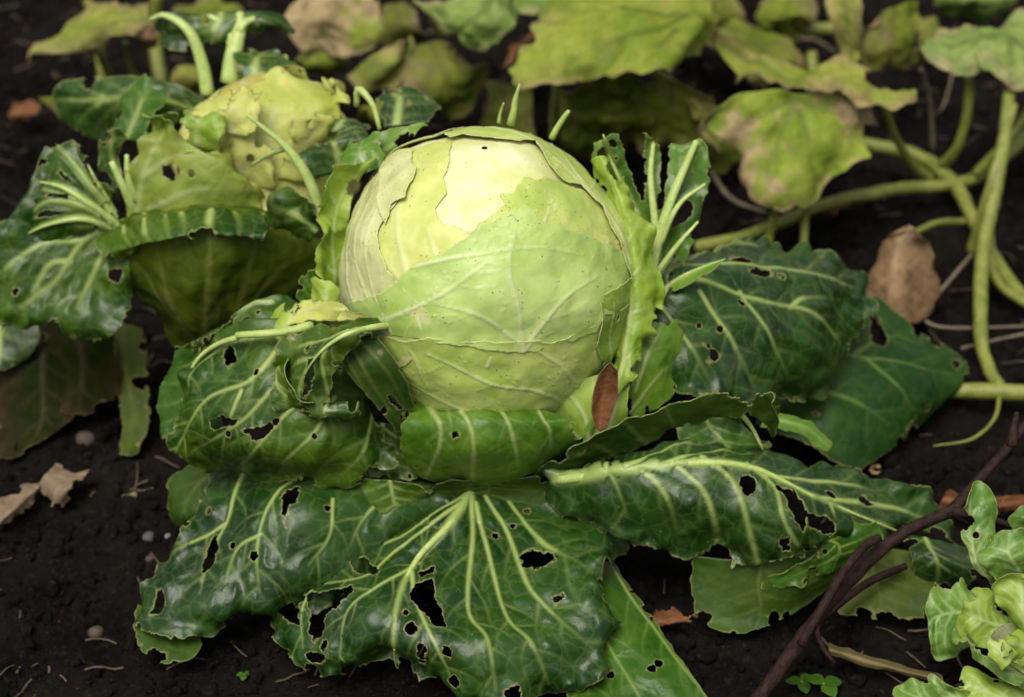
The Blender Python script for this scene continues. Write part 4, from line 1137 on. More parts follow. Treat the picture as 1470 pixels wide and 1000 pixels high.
# M: long right front leaf with the heavy midrib
leaf(MAIN, [
    [(782, 676, .086), (790, 681, .087), (798, 687, .085), (796, 700, .075), (790, 728, .060)],
    [(890, 652, .096), (890, 666, .102), (895, 677, .103), (890, 722, .086), (885, 772, .056)],
    [(1000, 636, .102), (1000, 650, .110), (1005, 664, .113), (992, 726, .092), (985, 802, .046)],
    [(1110, 640, .092), (1102, 656, .102), (1088, 672, .107), (1080, 736, .087), (1080, 812, .046)],
    [(1232, 668, .076), (1205, 690, .083), (1165, 712, .088), (1150, 752, .080), (1165, 802, .052)],
    [(1335, 715, .046), (1295, 733, .053), (1240, 742, .063), (1225, 762, .060), (1220, 788, .045)],
    [(1396, 790, .020), (1365, 780, .027), (1310, 768, .033), (1292, 772, .032), (1278, 778, .030)]], DPM,
    veins=[(6.4, 2.6, [(800, 687), (900, 676), (1005, 663), (1085, 672), (1160, 708), (1240, 742), (1310, 770)]), (3.2, 1.2, [(1008, 656), (1020, 664), (1052, 690), (1070, 740), (1088, 800)]), (3.0, 1.2, [(1073, 666), (1085, 674), (1112, 700), (1125, 745), (1148, 785)]), (2.4, .9, [(973, 672), (985, 680), (1010, 705), (1025, 745), (1032, 795)]),
           (1.8, .7, [(928, 682), (940, 690), (960, 720), (975, 780)]), (1.5, .6, [(873, 672), (885, 692), (900, 740)]), (2.6, .8, [(1100, 680), (1190, 690), (1260, 700)]), (2.4, .8, [(900, 672), (960, 650), (1010, 642)]), (2.2, .8, [(950, 668), (1010, 650), (1080, 650)]), (2.0, .7, [(1180, 715), (1280, 725), (1340, 745)]), (1.8, .7, [(1190, 722), (1200, 745)])],
    ribs=(0,), branch=1.0, pucker=0.0026, wave=0.005, ruffle=0.0121, rag=0.0035,
    holes=[[(1060, 684), (1078, 682), (1084, 690), (1082, 706), (1072, 712), (1064, 704)], [(1114, 698), (1138, 704), (1150, 722), (1156, 738), (1152, 760), (1138, 745), (1130, 720)], [(1234, 716), (1244, 708), (1250, 718), (1258, 722), (1252, 728), (1240, 722)], [(1120, 770), (1134, 768), (1132, 786), (1124, 784)], [(1156, 738), (1180, 740), (1200, 752), (1196, 772), (1170, 762), (1158, 752)]], nholes=1,
    label='long right front leaf with a heavy pale midrib')
leaf(MAIN, [[(1000, 802, .046), (1060, 806, .046), (1130, 800, .05), (1200, 785, .05)], [(998, 835, .03), (1060, 845, .028), (1130, 845, .03), (1196, 815, .036)], [(1003, 875, .013), (1060, 885, .012), (1120, 875, .014), (1180, 842, .02)], [(1020, 902, .008), (1060, 908, .006), (1110, 892, .008), (1160, 865, .012)]], (UNDER, UNDER, RIMD), auto=(3, 1.6, .8), rag=0.002, corner=0.02, pucker=0.001, grow=1.10, label='matte leaf underside hanging at the lower right')
leaf(MAIN, [[(1170, 800, .05), (1180, 775, .06), (1200, 752, .068)], [(1130, 818, .044), (1200, 785, .055), (1230, 748, .066)], [(1100, 835, .036), (1205, 800, .048), (1262, 758, .056)], [(1080, 852, .028), (1190, 825, .036), (1256, 790, .045)]], (GREEN, UNDER, RIM), auto=(3, 1.4, .7), rag=0.004, ruffle=0.0068, nholes=1, grow=1.10, label='crumpled green leaf lobe beside the twig')
leaf(MAIN, [[(1180, 800, .025), (1250, 790, .03), (1330, 800, .025)], [(1190, 845, .015), (1260, 840, .018), (1345, 840, .015)], [(1195, 888, .006), (1270, 892, .006), (1360, 892, .006)]], (OLIVE2, OLIVE2, RIMD), auto=(3, 1.4, .7), rag=0.004, nholes=1, corner=0.015, grow=1.10, label='yellowing leaf lying flat behind the twig')
leaf(MAIN, [[(1290, 772, .032), (1330, 775, .034), (1398, 790, .028)], [(1305, 800, .03), (1345, 803, .036), (1402, 815, .028)], [(1312, 832, .014), (1345, 844, .012), (1395, 845, .012)]], DPM, auto=(3, 1.6, .8), rag=0.003, pucker=0.0015, corner=0.015, grow=1.10, label='rolled dark leaf tip near the young cabbage')
# N: narrow leaf under the front leaf, pointing to the camera
leaf(MAIN, [[(780, 800, .03), (820, 802, .034), (850, 805, .034), (884, 806, .028)], [(790, 880, .022), (840, 880, .028), (880, 876, .03), (926, 868, .026)], [(800, 950, .012), (860, 950, .016), (915, 950, .02), (968, 940, .018)], [(820, 1030, .006), (880, 1030, .008), (960, 1035, .01), (1040, 1030, .008)]], GRM,
     veins=[(2.4, 1.2, [(830, 805), (860, 900), (920, 1005)]), (2.0, 1.2, [(880, 810), (918, 872), (965, 945), (1020, 1010)]), (1.6, .8, [(840, 860), (838, 930), (846, 1000)])], branch=1.4, rag=0.0012, holes=[(878, 971, 6), (945, 958, 6), (845, 855, 9), (935, 965, 5)], corner=0.01, pucker=0.0016, label='narrow green leaf reaching towards the bottom edge')
# dark filler leaves deep under the head
leaf(MAIN, [[(640, 690, .09), (700, 690, .085), (780, 680, .09)], [(600, 712, .07), (700, 712, .07), (800, 705, .07)], [(560, 760, .045), (700, 770, .045), (860, 770, .045)]], (UNDER, DARK, RIMD), auto=(4, 2, 1), rag=0.004, label='shaded leaf base under the collar')
leaf(MAIN, [[(500, 690, .09), (560, 690, .09), (620, 700, .08)], [(510, 725, .075), (570, 722, .075), (630, 712, .07)], [(545, 740, .066), (590, 736, .064), (640, 720, .062)]], DKM, auto=(3, 1.2, .7), rag=0.004, ruffle=0.0068, label='small dusty leaf under the collar')
leaf(MAIN, [[(960, 590, .13), (1010, 585, .13), (1060, 590, .125)], [(970, 625, .11), (1030, 625, .115), (1090, 625, .11)], [(1000, 655, .1), (1060, 655, .1), (1130, 640, .1)]], GRM, auto=(3, 1.6, .8), rag=0.005, ruffle=0.0081, nholes=1, label='chewed leaf in the gap behind the right collar')
leaf(MAIN, [[(1080, 612, .095), (1090, 600, .1), (1100, 592, .1)], [(1140, 625, .09), (1150, 612, .094), (1160, 604, .094)], [(1190, 655, .075), (1195, 645, .078), (1202, 640, .078)]], MDM, auto=(2, 1.2, .6), rag=0.002, corner=0.01, label='slender bright leaf edge behind the long right leaf')

# ------------------------------------------------------------------ cabbage at the left, behind
LEFT = thing('cabbage', 'smaller yellowing cabbage at left behind the large one, outer leaves torn to ribs', 'cabbage', (-0.19, 0.20, 0.0), 'cabbages in the bed')
C2 = at_y(385, 232, 0.18)
def build_head2():
    nl, nt = 120, 80
    th = np.linspace(0, 2 * math.pi, nl, endpoint=False)
    ph = np.linspace(0.02, math.pi - 0.02, nt)
    TH, PH = np.meshgrid(th, ph, indexing='ij')
    d = np.stack([np.sin(PH) * np.cos(TH), np.sin(PH) * np.sin(TH), np.cos(PH)], -1)
    r = 0.068 + 0.006 * fbm(d * 2.4, 2, 55) + 0.003 * fbm(d * 7, 2, 56)
    P = C2 + d * r[..., None] * np.array([1.05, 0.95, 0.86])
    idx = np.arange(nl * nt).reshape(nl, nt)
    nx = np.roll(idx, -1, 0)
    F = np.stack([idx[:, :-1], idx[:, 1:], nx[:, 1:], nx[:, :-1]], -1).reshape(-1, 4)
    z = np.zeros(nl * nt)
    m = leaf_mat('cabbage_head_fading', (0.50, 0.52, 0.12), (0.70, 0.68, 0.24), vein=(0.6, 0.6, 0.3), rough=0.5, trans=0.05, dust=0.0, specks=0.6, bump=0.4)
    return link('head', mesh_np('head', P.reshape(-1, 3), F, {'vein': z, 'edge': z, 'rim': z}, np.stack([TH * .07, PH * .07], -1).reshape(-1, 2), (m,)), LEFT)
HEAD2 = build_head2()
tube('stalk', [C2 + np.array([0.02, 0.0, -0.05]), at_z(300, 470, 0.03), at_z(292, 492, -0.02)], [.03, .02, .02], CORE, LEFT, sides=14, lump=0.15)
K2 = dict(cell=3.6, grow=1.07)
H_FADE = leaf_mat('cabbage_wrapper_fading', (0.44, 0.50, 0.07), (0.64, 0.64, 0.17), vein=(0.6, 0.62, 0.3), rough=0.5, trans=0.25, dust=0.05, specks=0.5, yellow=0.2)
FDM = (H_FADE, LIGHT, RIM)
# wrapper leaves on the head
leaf(LEFT, [[(268, 312, .12), (310, 322, .10), (365, 325, .095), (430, 318, .10), (485, 290, .12)], [(256, 250, .125), (300, 268, .11), (362, 275, .104), (430, 268, .11), (492, 240, .13)], [(262, 190, .135), (305, 205, .122), (365, 210, .118), (430, 205, .122), (495, 190, .14)], [(285, 150, .15), (325, 152, .14), (375, 150, .138), (430, 150, .142), (485, 155, .15)], [(330, 122, .18), (360, 118, .175), (390, 115, .175), (430, 118, .18), (470, 128, .19)]], FDM, mode='y', veins=[(2, .8, [(380, 270), (385, 200), (400, 130)]), (1.6, .6, [(330, 265), (310, 200), (320, 150)]), (1.6, .6, [(430, 262), (450, 200), (450, 150)])], branch=1, rag=0.004, ruffle=0.0052, base_cut=True, corner=0.02, name='wrapper_leaf', **K2)
leaf(LEFT, [[(300, 262, .118), (345, 285, .11), (400, 280, .112)], [(300, 200, .112), (350, 225, .105), (395, 225, .108)], [(340, 170, .12), (370, 180, .112), (390, 195, .112)]], FDM, mode='y', auto=(3, 1.6, .8), rag=0.004, ruffle=0.0078, name='wrapper_leaf', nholes=3, **K2)
leaf(LEFT, [[(470, 230, .15), (490, 225, .15), (510, 215, .155)], [(468, 165, .16), (488, 160, .16), (510, 165, .165)], [(450, 118, .18), (480, 112, .18), (502, 125, .18)]], FDM, mode='y', auto=(3, 1.4, .7), rag=0.004, ruffle=0.0104, name='wrapper_leaf', **K2)
leaf(LEFT, [[(310, 160, .15), (350, 135, .16), (400, 120, .165)], [(312, 140, .16), (352, 118, .17), (405, 100, .18)], [(330, 122, .18), (370, 108, .18), (440, 98, .185)], [(400, 110, .19), (430, 112, .19), (455, 140, .18)]], (leaf_mat('cabbage_leaf_ochre', (0.36, 0.32, 0.05), (0.50, 0.44, 0.10), vein=(.6, .6, .3), rough=.5, trans=.25, dust=0), H_FADE, RIM), mode='y', auto=(2, 1.4, .6), rag=0.003, name='wrapper_leaf', **K2)

leaf(LEFT, [[(400, 250, .112), (440, 255, .112), (485, 240, .125)], [(405, 205, .108), (440, 205, .106), (490, 195, .122)], [(420, 165, .118), (450, 160, .118), (485, 160, .13)]], FDM, mode='y', auto=(3, 1.6, .8), rag=0.003, ruffle=0.0104, name='wrapper_leaf', nbites=9, **K2)
leaf(LEFT, [[(262, 232, .112), (290, 240, .108), (320, 245, .106)], [(258, 195, .112), (285, 190, .106), (325, 200, .102)], [(270, 165, .12), (300, 155, .115), (335, 165, .112)]], (LIGHT, LIGHT, RIM), mode='y', auto=(3, 1.6, .8), rag=0.003, ruffle=0.0104, name='wrapper_leaf', nbites=9, **K2)
leaf(LEFT, [[(300, 182, .11), (335, 190, .108), (372, 192, .108)], [(305, 150, .118), (340, 150, .114), (380, 158, .112)], [(330, 128, .14), (360, 130, .13), (395, 140, .125)]], FDM, mode='y', auto=(3, 1.2, .6), rag=0.004, ruffle=0.0104, name='wrapper_leaf', nbites=9, **K2)
leaf(LEFT, [[(470, 150, .15), (485, 145, .15), (505, 150, .15)], [(468, 125, .16), (482, 118, .16), (505, 128, .16)], [(455, 112, .17), (478, 106, .165), (498, 118, .165)]], (YELLOW, OLIVE, RIM), mode='y', rag=0.003, ruffle=0.0104, name='wrapper_leaf', nbites=4, **K2)
# front cup leaf seen from its underside, with the rolled rim
leaf(LEFT, [
    [(155, 330, .10), (225, 312, .085), (300, 305, .08), (375, 318, .085), (450, 350, .095)],
    [(168, 370, .092), (230, 360, .070), (300, 355, .060), (372, 360, .068), (455, 392, .084)],
    [(200, 415, .090), (245, 412, .068), (300, 410, .058), (358, 412, .066), (425, 432, .086)],
    [(236, 455, .098), (265, 458, .078), (300, 460, .070), (338, 460, .078), (378, 465, .095)],
    [(262, 495, .110), (280, 500, .100), (300, 502, .096), (320, 500, .100), (340, 496, .110)]], (OLIVE, DARK, RIMD), mode='y',
    veins=[(3, 1.2, [(296, 494), (300, 420), (302, 310)]), (2.2, 1, [(285, 490), (245, 420), (215, 330)]), (2.2, 1, [(312, 490), (350, 420), (370, 330)]), (1.8, .8, [(275, 480), (215, 400), (175, 350)]), (1.8, .8, [(325, 480), (390, 400), (425, 360)])], branch=0.8, rag=0.001, pucker=0.003, wave=0.006, ridge=0.0014, fold=0.0, nbites=2, label='cupped front leaf showing a dull olive underside', **K2)
leaf(LEFT, [
    [(150, 322, .104), (225, 306, .090), (300, 298, .086), (376, 308, .090)],
    [(148, 340, .094), (222, 316, .078), (300, 304, .073), (378, 316, .078)],
    [(156, 364, .080), (220, 344, .056), (302, 332, .048), (378, 338, .056)],
    [(178, 372, .082), (228, 353, .058), (304, 341, .050), (374, 344, .058)]], DKM, mode='y',
    veins=[(1.5, .8, [(208, 306), (206, 330), (222, 354)]), (1.2, .6, [(258, 300), (264, 318), (262, 342)]), (1.5, .8, [(304, 298), (300, 318), (306, 342)]), (1.1, .6, [(334, 300), (344, 322), (342, 342)]), (1.3, .7, [(176, 316), (178, 340), (194, 366)]), (0.9, .5, [(236, 303), (240, 330), (246, 348)])], branch=1.5, rag=0.003, pucker=0.003, wave=0.003, ruffle=0.003, corner=0.01, fold=0.0, holes=[(290, 334, 12), (190, 372, 6)], label='rolled dark rim of the cupped front leaf', cell=2.2, grow=1.07)
# inner upright leaf with a torn window
leaf(LEFT, [
    [(192, 312, .10), (250, 310, .09), (310, 305, .088), (380, 300, .095)],
    [(178, 270, .105), (240, 262, .095), (310, 262, .09), (385, 275, .10)],
    [(205, 225, .11), (245, 215, .10), (300, 225, .095), (340, 255, .10)],
    [(215, 175, .12), (240, 170, .11), (262, 195, .105), (300, 215, .105)]], (leaf_mat('cabbage_leaf_lime', (0.16, 0.24, 0.022), (0.30, 0.37, 0.055), vein=(.5, .56, .22), rough=.48, trans=.28, dust=.1, yellow=.3), LIGHT, RIM), mode='y',
    veins=[(3, 1.2, [(200, 310), (205, 260), (230, 190)]), (1.6, .8, [(215, 300), (280, 270), (350, 270)]), (1.4, .6, [(208, 250), (250, 225), (290, 225)])], rag=0.004, ruffle=0.0078, holes=[[(232, 240), (250, 236), (262, 250), (250, 256), (236, 252)], (225, 288, 4), (275, 248, 6)], branch=1, label='upright lime leaf with a torn window', **K2)
leaf(LEFT, [[(215, 200, .12), (232, 196, .118), (250, 192, .118)], [(205, 180, .118), (228, 170, .115), (258, 180, .115)], [(200, 180, .11), (225, 164, .108), (255, 176, .108)]], (LIGHT, LIGHT, RIM), mode='y', rag=0.004, ruffle=0.01, cell=3.5, label='frilled curled leaf edge at the left cabbage')
for pts, r in (([(192, 300, .10), (178, 270, .10), (160, 232, .105)], [.0042, .003, .0022]), ([(196, 290, .10), (184, 255, .10), (182, 222, .105)], [.0034, .0024, .0016])):
    tube('broken_rib', [at_y(*p) for p in pts], r, RIB, LEFT, flat=0.7)

# left leaf with fanned ribs
leaf(LEFT, [
    [(185, 345, .092), (180, 335, .094), (168, 318, .096), (155, 300, .10), (150, 290, .105), (150, 280, .11)],
    [(190, 405, .070), (150, 365, .080), (110, 325, .090), (105, 285, .10), (110, 245, .115), (120, 230, .12)],
    [(188, 445, .058), (115, 415, .065), (55, 355, .080), (50, 295, .095), (60, 250, .115), (85, 205, .13)],
    [(175, 470, .052), (80, 458, .052), (5, 405, .068), (15, 315, .090), (40, 270, .11), (68, 200, .13)],
    [(160, 482, .060), (55, 474, .055), (-30, 455, .062), (-20, 350, .085), (30, 300, .11), (62, 210, .13)]], DKM, mode='y',
    veins=[(3.4, 1.4, [(170, 322), (120, 345), (80, 400), (30, 440)]), (3.0, 1.2, [(165, 330), (140, 380), (110, 440)]), (2.6, 1, [(120, 345), (60, 350), (0, 390)]), (2.2, 1, [(100, 375), (70, 380), (40, 430)])], branch=1.3, pucker=0.004, wave=0.006, rag=0.004, ruffle=0.0078, holes=[(22, 418, 5), (80, 330, 8), (165, 395, 10)], nholes=5, label='broad left leaf drooping beside the torn ribs', cell=3.6)
leaf(LEFT, [
    [(178, 345, .098), (176, 335, .096), (172, 326, .095), (168, 318, .097), (164, 308, .10), (162, 298, .104)],
    [(130, 345, .086), (122, 318, .086), (122, 298, .088), (126, 284, .092), (134, 268, .10), (146, 258, .106)],
    [(80, 365, .085), (68, 322, .085), (72, 288, .092), (90, 262, .10), (108, 232, .112), (130, 232, .118)],
    [(48, 385, .09), (22, 342, .095), (36, 300, .10), (58, 258, .11), (76, 200, .13), (116, 215, .125)]], DKM, mode='y',
    veins=[(5.5, 2.6, [(172, 326), (122, 298), (72, 288), (40, 305)]), (6, 3, [(170, 322), (126, 290), (90, 268), (58, 260)]), (5, 2.6, [(166, 312), (130, 268), (108, 238), (78, 204)]), (4.5, 2.2, [(164, 304), (140, 262), (122, 228)]), (5, 2.4, [(176, 334), (122, 314), (68, 322), (26, 342)]), (4, 2, [(178, 342), (130, 338), (85, 352), (55, 378)]), (4, 2, [(172, 324), (128, 296), (80, 276), (50, 268)])],
    rag=0.005, nbites=16, pucker=0.005, wave=0.003, ridge=0.0016, ribs=(1, 2, 3, 4), corner=0.006, holes=[[(66, 275), (100, 276), (96, 284), (60, 282)], [(90, 245), (106, 262), (98, 262), (84, 250)], [(60, 300), (100, 304), (70, 312), (50, 312)]], label='fan of torn pale ribs on the left leaf', cell=2.6)
leaf(LEFT, [[(165, 290, .12), (172, 262, .125), (178, 240, .13)], [(140, 250, .125), (160, 215, .135), (180, 210, .14)], [(140, 180, .14), (160, 180, .145), (200, 200, .15)]], DKM, mode='y', auto=(3, 2, 1), rag=0.003, ruffle=0.0078, label='dark upright leaf behind the torn ribs', **K2)
# back leaves
leaf(LEFT, [[(290, 150, .24), (270, 160, .24), (240, 165, .24)], [(220, 118, .25), (215, 140, .24), (215, 190, .24)], [(150, 116, .26), (145, 145, .25), (150, 195, .25)], [(90, 120, .27), (92, 145, .265), (104, 175, .26)]], DPM, mode='y', auto=(4, 3, 1.2), pucker=0.003, nbites=3, rag=0.001, label='dark leaf spreading behind the left cabbage', cell=3.6, grow=1.2)
leaf(LEFT, [[(215, 25, .27), (250, 18, .265), (290, 22, .265), (345, 18, .265), (390, 22, .265), (424, 40, .27)], [(218, 50, .265), (250, 40, .255), (290, 42, .255), (345, 30, .255), (390, 36, .255), (424, 46, .265)], [(232, 72, .26), (255, 78, .25), (290, 74, .25), (330, 74, .25), (375, 52, .255), (418, 54, .26)]], DPM, mode='y', auto=(3, 2, 1), rag=0.004, ruffle=0.0104, nholes=4, label='drooping leaf hanging from tall bare stalks', **K2)
for pts, r in (([(298, 135, .23), (290, 90, .24), (272, 45, .25), (238, 22, .26), (215, 28, .265)], [.0055, .005, .0042, .003, .0016]), ([(330, 118, .23), (335, 80, .24), (345, 35, .255), (344, 18, .262)], [.0075, .007, .005, .003]),
               ([(342, 45, .25), (355, 30, .255), (380, 26, .26), (420, 40, .265)], [.004, .0034, .0026, .001]), ([(334, 70, .245), (325, 38, .255), (300, 22, .262)], [.0042, .0036, .002]), ([(372, 116, .23), (390, 95, .235), (412, 82, .24)], [.004, .004, .003])):
    tube('leaf_stalk', [at_y(*p) for p in pts], r, RIB, LEFT, flat=0.8)
leaf(LEFT, [[(340, 118, .21), (365, 118, .21), (400, 115, .21)], [(330, 90, .23), (370, 85, .23), (420, 100, .22)], [(335, 72, .24), (385, 70, .24), (450, 100, .23)]], DKM, mode='y', auto=(3, 2, 1), rag=0.004, ruffle=0.0078, label='dark leaf behind the top of the left cabbage', **K2)
leaf(LEFT, [[(210, 200, .16), (180, 195, .17), (150, 185, .18)], [(230, 165, .18), (200, 150, .19), (170, 150, .2)], [(255, 130, .2), (225, 110, .21), (190, 105, .22)]], GRM, mode='y', auto=(3, 2, 1), rag=0.004, ruffle=0.0065, label='green leaf at the back left of the left cabbage', **K2)
# right side of the left cabbage
leaf(LEFT, [[(440, 350, .05), (455, 330, .05), (462, 310, .05)], [(405, 345, .055), (425, 310, .05), (450, 285, .05)], [(372, 320, .065), (385, 295, .06), (430, 270, .06)], [(370, 295, .07), (388, 280, .07), (415, 275, .065)]], DKM, mode='y', auto=(3, 1.6, .8), rag=0.003, ruffle=0.0078, pucker=0.002, label='dark leaf folded between the two larger cabbages', cell=3.4)
leaf(LEFT, [[(440, 255, .09), (490, 245, .09), (530, 225, .10)], [(430, 225, .10), (480, 205, .095), (530, 205, .10)], [(445, 205, .11), (490, 185, .11), (535, 195, .11)]], DPM, mode='y', auto=(3, 1.8, .9), rag=0.002, ruffle=0.0052, label='dark leaf on the right shoulder of the left cabbage', **K2)
leaf(LEFT, [[(445, 195, .13), (480, 188, .13), (530, 192, .13)], [(440, 182, .14), (490, 172, .14), (535, 180, .14)], [(460, 178, .15), (500, 170, .15), (530, 172, .15)]], DPM, mode='y', auto=(3, 1.8, .9), rag=0.003, label='narrow dark leaf right of the left cabbage head', **K2)
tube('leaf_stalk', [at_y(*p) for p in ((462, 312, .05), (448, 268, .055), (430, 235, .06), (405, 205, .065), (355, 165, .07))], [.0042, .0042, .004, .003, .0012], RIB, LEFT, flat=0.8)
tube('leaf_stalk', [at_y(*p) for p in ((412, 212, .066), (385, 222, .07), (360, 238, .075))], [.0022, .0018, .0008], RIBD, LEFT)
tube('leaf_stalk', [at_y(*p) for p in ((545, 185, .10), (535, 150, .11), (515, 128, .12), (512, 152, .12))], [.0016, .002, .003, .002], RIB, LEFT)
leaf(LEFT, [[(540, 185, .16), (570, 180, .16), (620, 175, .16)], [(535, 150, .18), (575, 145, .18), (632, 160, .18)], [(530, 125, .2), (565, 122, .2), (610, 130, .2)]], DPM, mode='y', auto=(3, 2, 1), rag=0.004, nholes=4, label='bluish leaf behind the gap between the cabbages', **K2)
leaf(LEFT, [[(300, 450, .10), (350, 440, .09), (420, 420, .08)], [(320, 420, .10), (370, 400, .09), (440, 395, .08)], [(330, 390, .11), (390, 385, .10), (440, 375, .09)]], DPM, mode='y', auto=(2, 1.4, .8), rag=0.004, ruffle=0.0078, label='small dark leaf tucked in the gap between the cabbages', **K2)
# decaying lower leaves
leaf(LEFT, [[(0, 470, .04), (60, 465, .045), (150, 470, .05)], [(-10, 530, .03), (60, 530, .04), (160, 520, .04)], [(-10, 600, .015), (60, 600, .02), (130, 570, .025)], [(-10, 680, .006), (20, 660, .006), (70, 625, .012)]], (DECAY, DECAY, RIMD), auto=(4, 2.4, 1), rag=0.003, label='limp decaying leaf under the left cabbage', **K2)
leaf(LEFT, [[(140, 470, .045), (175, 470, .05), (210, 480, .05)], [(150, 530, .03), (180, 530, .035), (215, 540, .035)], [(165, 580, .02), (190, 590, .02), (220, 595, .02)], [(170, 660, .005), (180, 668, .005), (195, 655, .006)]], (OLIVE2, DECAY, RIMD), auto=(3, 2, .8), rag=0.004, label='narrow limp leaf under the left cabbage', **K2)
leaf(LEFT, [[(50, 470, .05), (110, 475, .05), (170, 490, .05)], [(70, 540, .03), (120, 545, .035), (180, 555, .03)], [(60, 600, .012), (110, 605, .014), (170, 590, .014)]], (DECAY, DECAY, RIMD), auto=(3, 2, 1), rag=0.005, label='browned leaf close to the soil', **K2)
leaf(LEFT, [[(-40, 470, .06), (0, 468, .06), (55, 466, .06)], [(-40, 510, .05), (0, 505, .05), (52, 500, .05)], [(-40, 540, .04), (-5, 535, .04), (30, 520, .04)]], DPM, auto=(2, 2, 1), label='dark leaf at the left picture edge', **K2)
leaf(LEFT, [[(20, 345, .10), (5, 350, .10), (-15, 360, .10)], [(12, 325, .10), (0, 332, .10), (-15, 335, .10)]], GRM, mode='y', rag=0.002, corner=0.01, label='pointed leaf tip at the left picture edge', **K2)

# ------------------------------------------------------------------ young cabbage at the lower right
YOUNG = thing('cabbage', 'young light green cabbage rosette at the lower right corner', 'cabbage', at_z(1460, 900, 0.0), 'cabbages in the bed')
YL1 = leaf_mat('young_leaf_bright', (0.18, 0.32, 0.018), (0.34, 0.46, 0.045), vein=(.50, .60, .22), rough=.45, trans=.28, dust=.05, fine=.45)
YL2 = leaf_mat('young_leaf_green', (0.060, 0.160, 0.012), (0.150, 0.275, 0.030), vein=(.40, .52, .20), rough=.45, trans=.22, dust=.1, fine=.4)
YB, YG = (YL1, YL1, RIM), (YL2, YL1, RIM)
kw = dict(cell=2.0, rag=0.0016, ragf=120, ruffle=0.0065, rufff=62, pucker=0.002, thick=0.0004, corner=0.012, nbites=2, grow=1.13)
leaf(YOUNG, [[(1425, 838, .07), (1432, 836, .07), (1442, 832, .07)], [(1392, 800, .085), (1412, 800, .085), (1436, 795, .085)], [(1380, 750, .10), (1404, 748, .10), (1434, 752, .10)], [(1384, 712, .115), (1405, 698, .118), (1430, 712, .115)]], YG, auto=(5, 2.6, 1.2, .3), holes=[(1401, 768, 4)], label='tall outer leaf of the young cabbage', **kw)
leaf(YOUNG, [[(1425, 870, .06), (1430, 890, .06), (1440, 905, .06)], [(1385, 838, .07), (1392, 880, .065), (1400, 920, .055)], [(1350, 838, .065), (1352, 885, .055), (1370, 940, .04)], [(1334, 862, .06), (1332, 900, .05), (1350, 950, .03)]], YG, auto=(5, 2.4, 1.1), label='outer left leaf of the young cabbage', **kw)
leaf(YOUNG, [[(1440, 930, .07), (1448, 900, .08), (1450, 870, .09)], [(1400, 925, .07), (1408, 890, .085), (1424, 850, .10)], [(1372, 910, .07), (1382, 875, .085), (1402, 842, .10)]], YB, auto=(5, 2.0, 1.0), label='bright inner leaf on the left of the young heart', **kw)
leaf(YOUNG, [[(1462, 930, .07), (1480, 930, .07), (1500, 920, .07)], [(1440, 890, .09), (1470, 890, .095), (1505, 880, .09)], [(1425, 850, .105), (1462, 840, .11), (1505, 835, .11)], [(1424, 838, .112), (1455, 824, .118), (1500, 822, .118)]], YB, auto=(5, 2.0, 1.0), label='bright inner leaf over the young heart', **kw)
leaf(YOUNG, [[(1432, 955, .075), (1440, 948, .078), (1446, 935, .08)], [(1405, 935, .085), (1420, 918, .09), (1436, 905, .095)], [(1398, 905, .09), (1408, 898, .095), (1424, 895, .098)]], YB, auto=(4, 1.6, .8), label='small folded leaf in the young heart', **kw)
leaf(YOUNG, [[(1480, 960, .07), (1475, 950, .075), (1470, 935, .08)], [(1440, 950, .08), (1442, 935, .085), (1448, 922, .09)], [(1430, 945, .085), (1434, 932, .09), (1440, 925, .092)]], YB, auto=(3, 1.2, .7), label='inner leaf low in the young heart', **kw)
leaf(YOUNG, [[(1500, 900, .07), (1490, 935, .07), (1480, 965, .06)], [(1460, 905, .085), (1456, 925, .085), (1450, 955, .07)], [(1440, 915, .09), (1438, 928, .09), (1434, 945, .08)]], YB, auto=(3, 1.6, .8), label='right inner leaf of the young heart', **kw)
leaf(YOUNG, [[(1500, 1000, .05), (1500, 985, .055), (1500, 970, .06)], [(1440, 975, .06), (1445, 955, .067), (1455, 940, .07)], [(1390, 940, .065), (1398, 925, .07), (1412, 920, .075)], [(1368, 910, .06), (1374, 905, .063), (1384, 905, .066)]], YG, auto=(5, 2.2, 1.1), label='long lower leaf under the young heart', **kw)
leaf(YOUNG, [[(1500, 980, .045), (1500, 1010, .04), (1500, 1040, .035)], [(1440, 970, .05), (1445, 1000, .045), (1450, 1040, .035)], [(1390, 960, .05), (1395, 985, .045), (1405, 1020, .035)], [(1378, 970, .048), (1380, 980, .045), (1386, 995, .04)]], (YL1, YL1, RIM), auto=(5, 2.0, 1.0), label='yellow green bottom leaf of the young cabbage', **kw)
leaf(YOUNG, [[(1440, 1040, .03), (1430, 1010, .038), (1420, 985, .045)], [(1385, 1030, .03), (1380, 1005, .038), (1385, 985, .045)], [(1330, 975, .048), (1332, 970, .05), (1345, 968, .052)]], YG, auto=(4, 2.0, 1.0), label='pointed bottom left leaf of the young cabbage', **kw)
leaf(YOUNG, [[(1400, 1050, .02), (1390, 1020, .025), (1370, 985, .03)], [(1340, 1040, .02), (1335, 1005, .025), (1340, 975, .03)], [(1280, 1005, .02), (1290, 985, .022), (1310, 975, .025)]], YG, auto=(4, 2.0, 1.0), label='lowest leaf of the young cabbage at the picture bottom', **kw)
leaf(YOUNG, [[(1440, 835, .08), (1470, 830, .08), (1500, 830, .08)], [(1408, 805, .095), (1450, 800, .1), (1500, 800, .1)], [(1408, 780, .10), (1450, 765, .108), (1500, 760, .11)]], YG, auto=(4, 2.0, 1.0), label='upper middle leaf of the young cabbage', **kw)
leaf(YOUNG, [[(1460, 810, .09), (1480, 800, .09), (1500, 790, .09)], [(1445, 800, .095), (1455, 785, .10), (1480, 770, .105)], [(1446, 785, .1), (1455, 778, .105), (1475, 765, .11)]], YB, auto=(3, 1.4, .8), label='bright frilled leaf edge of the young cabbage', **kw)
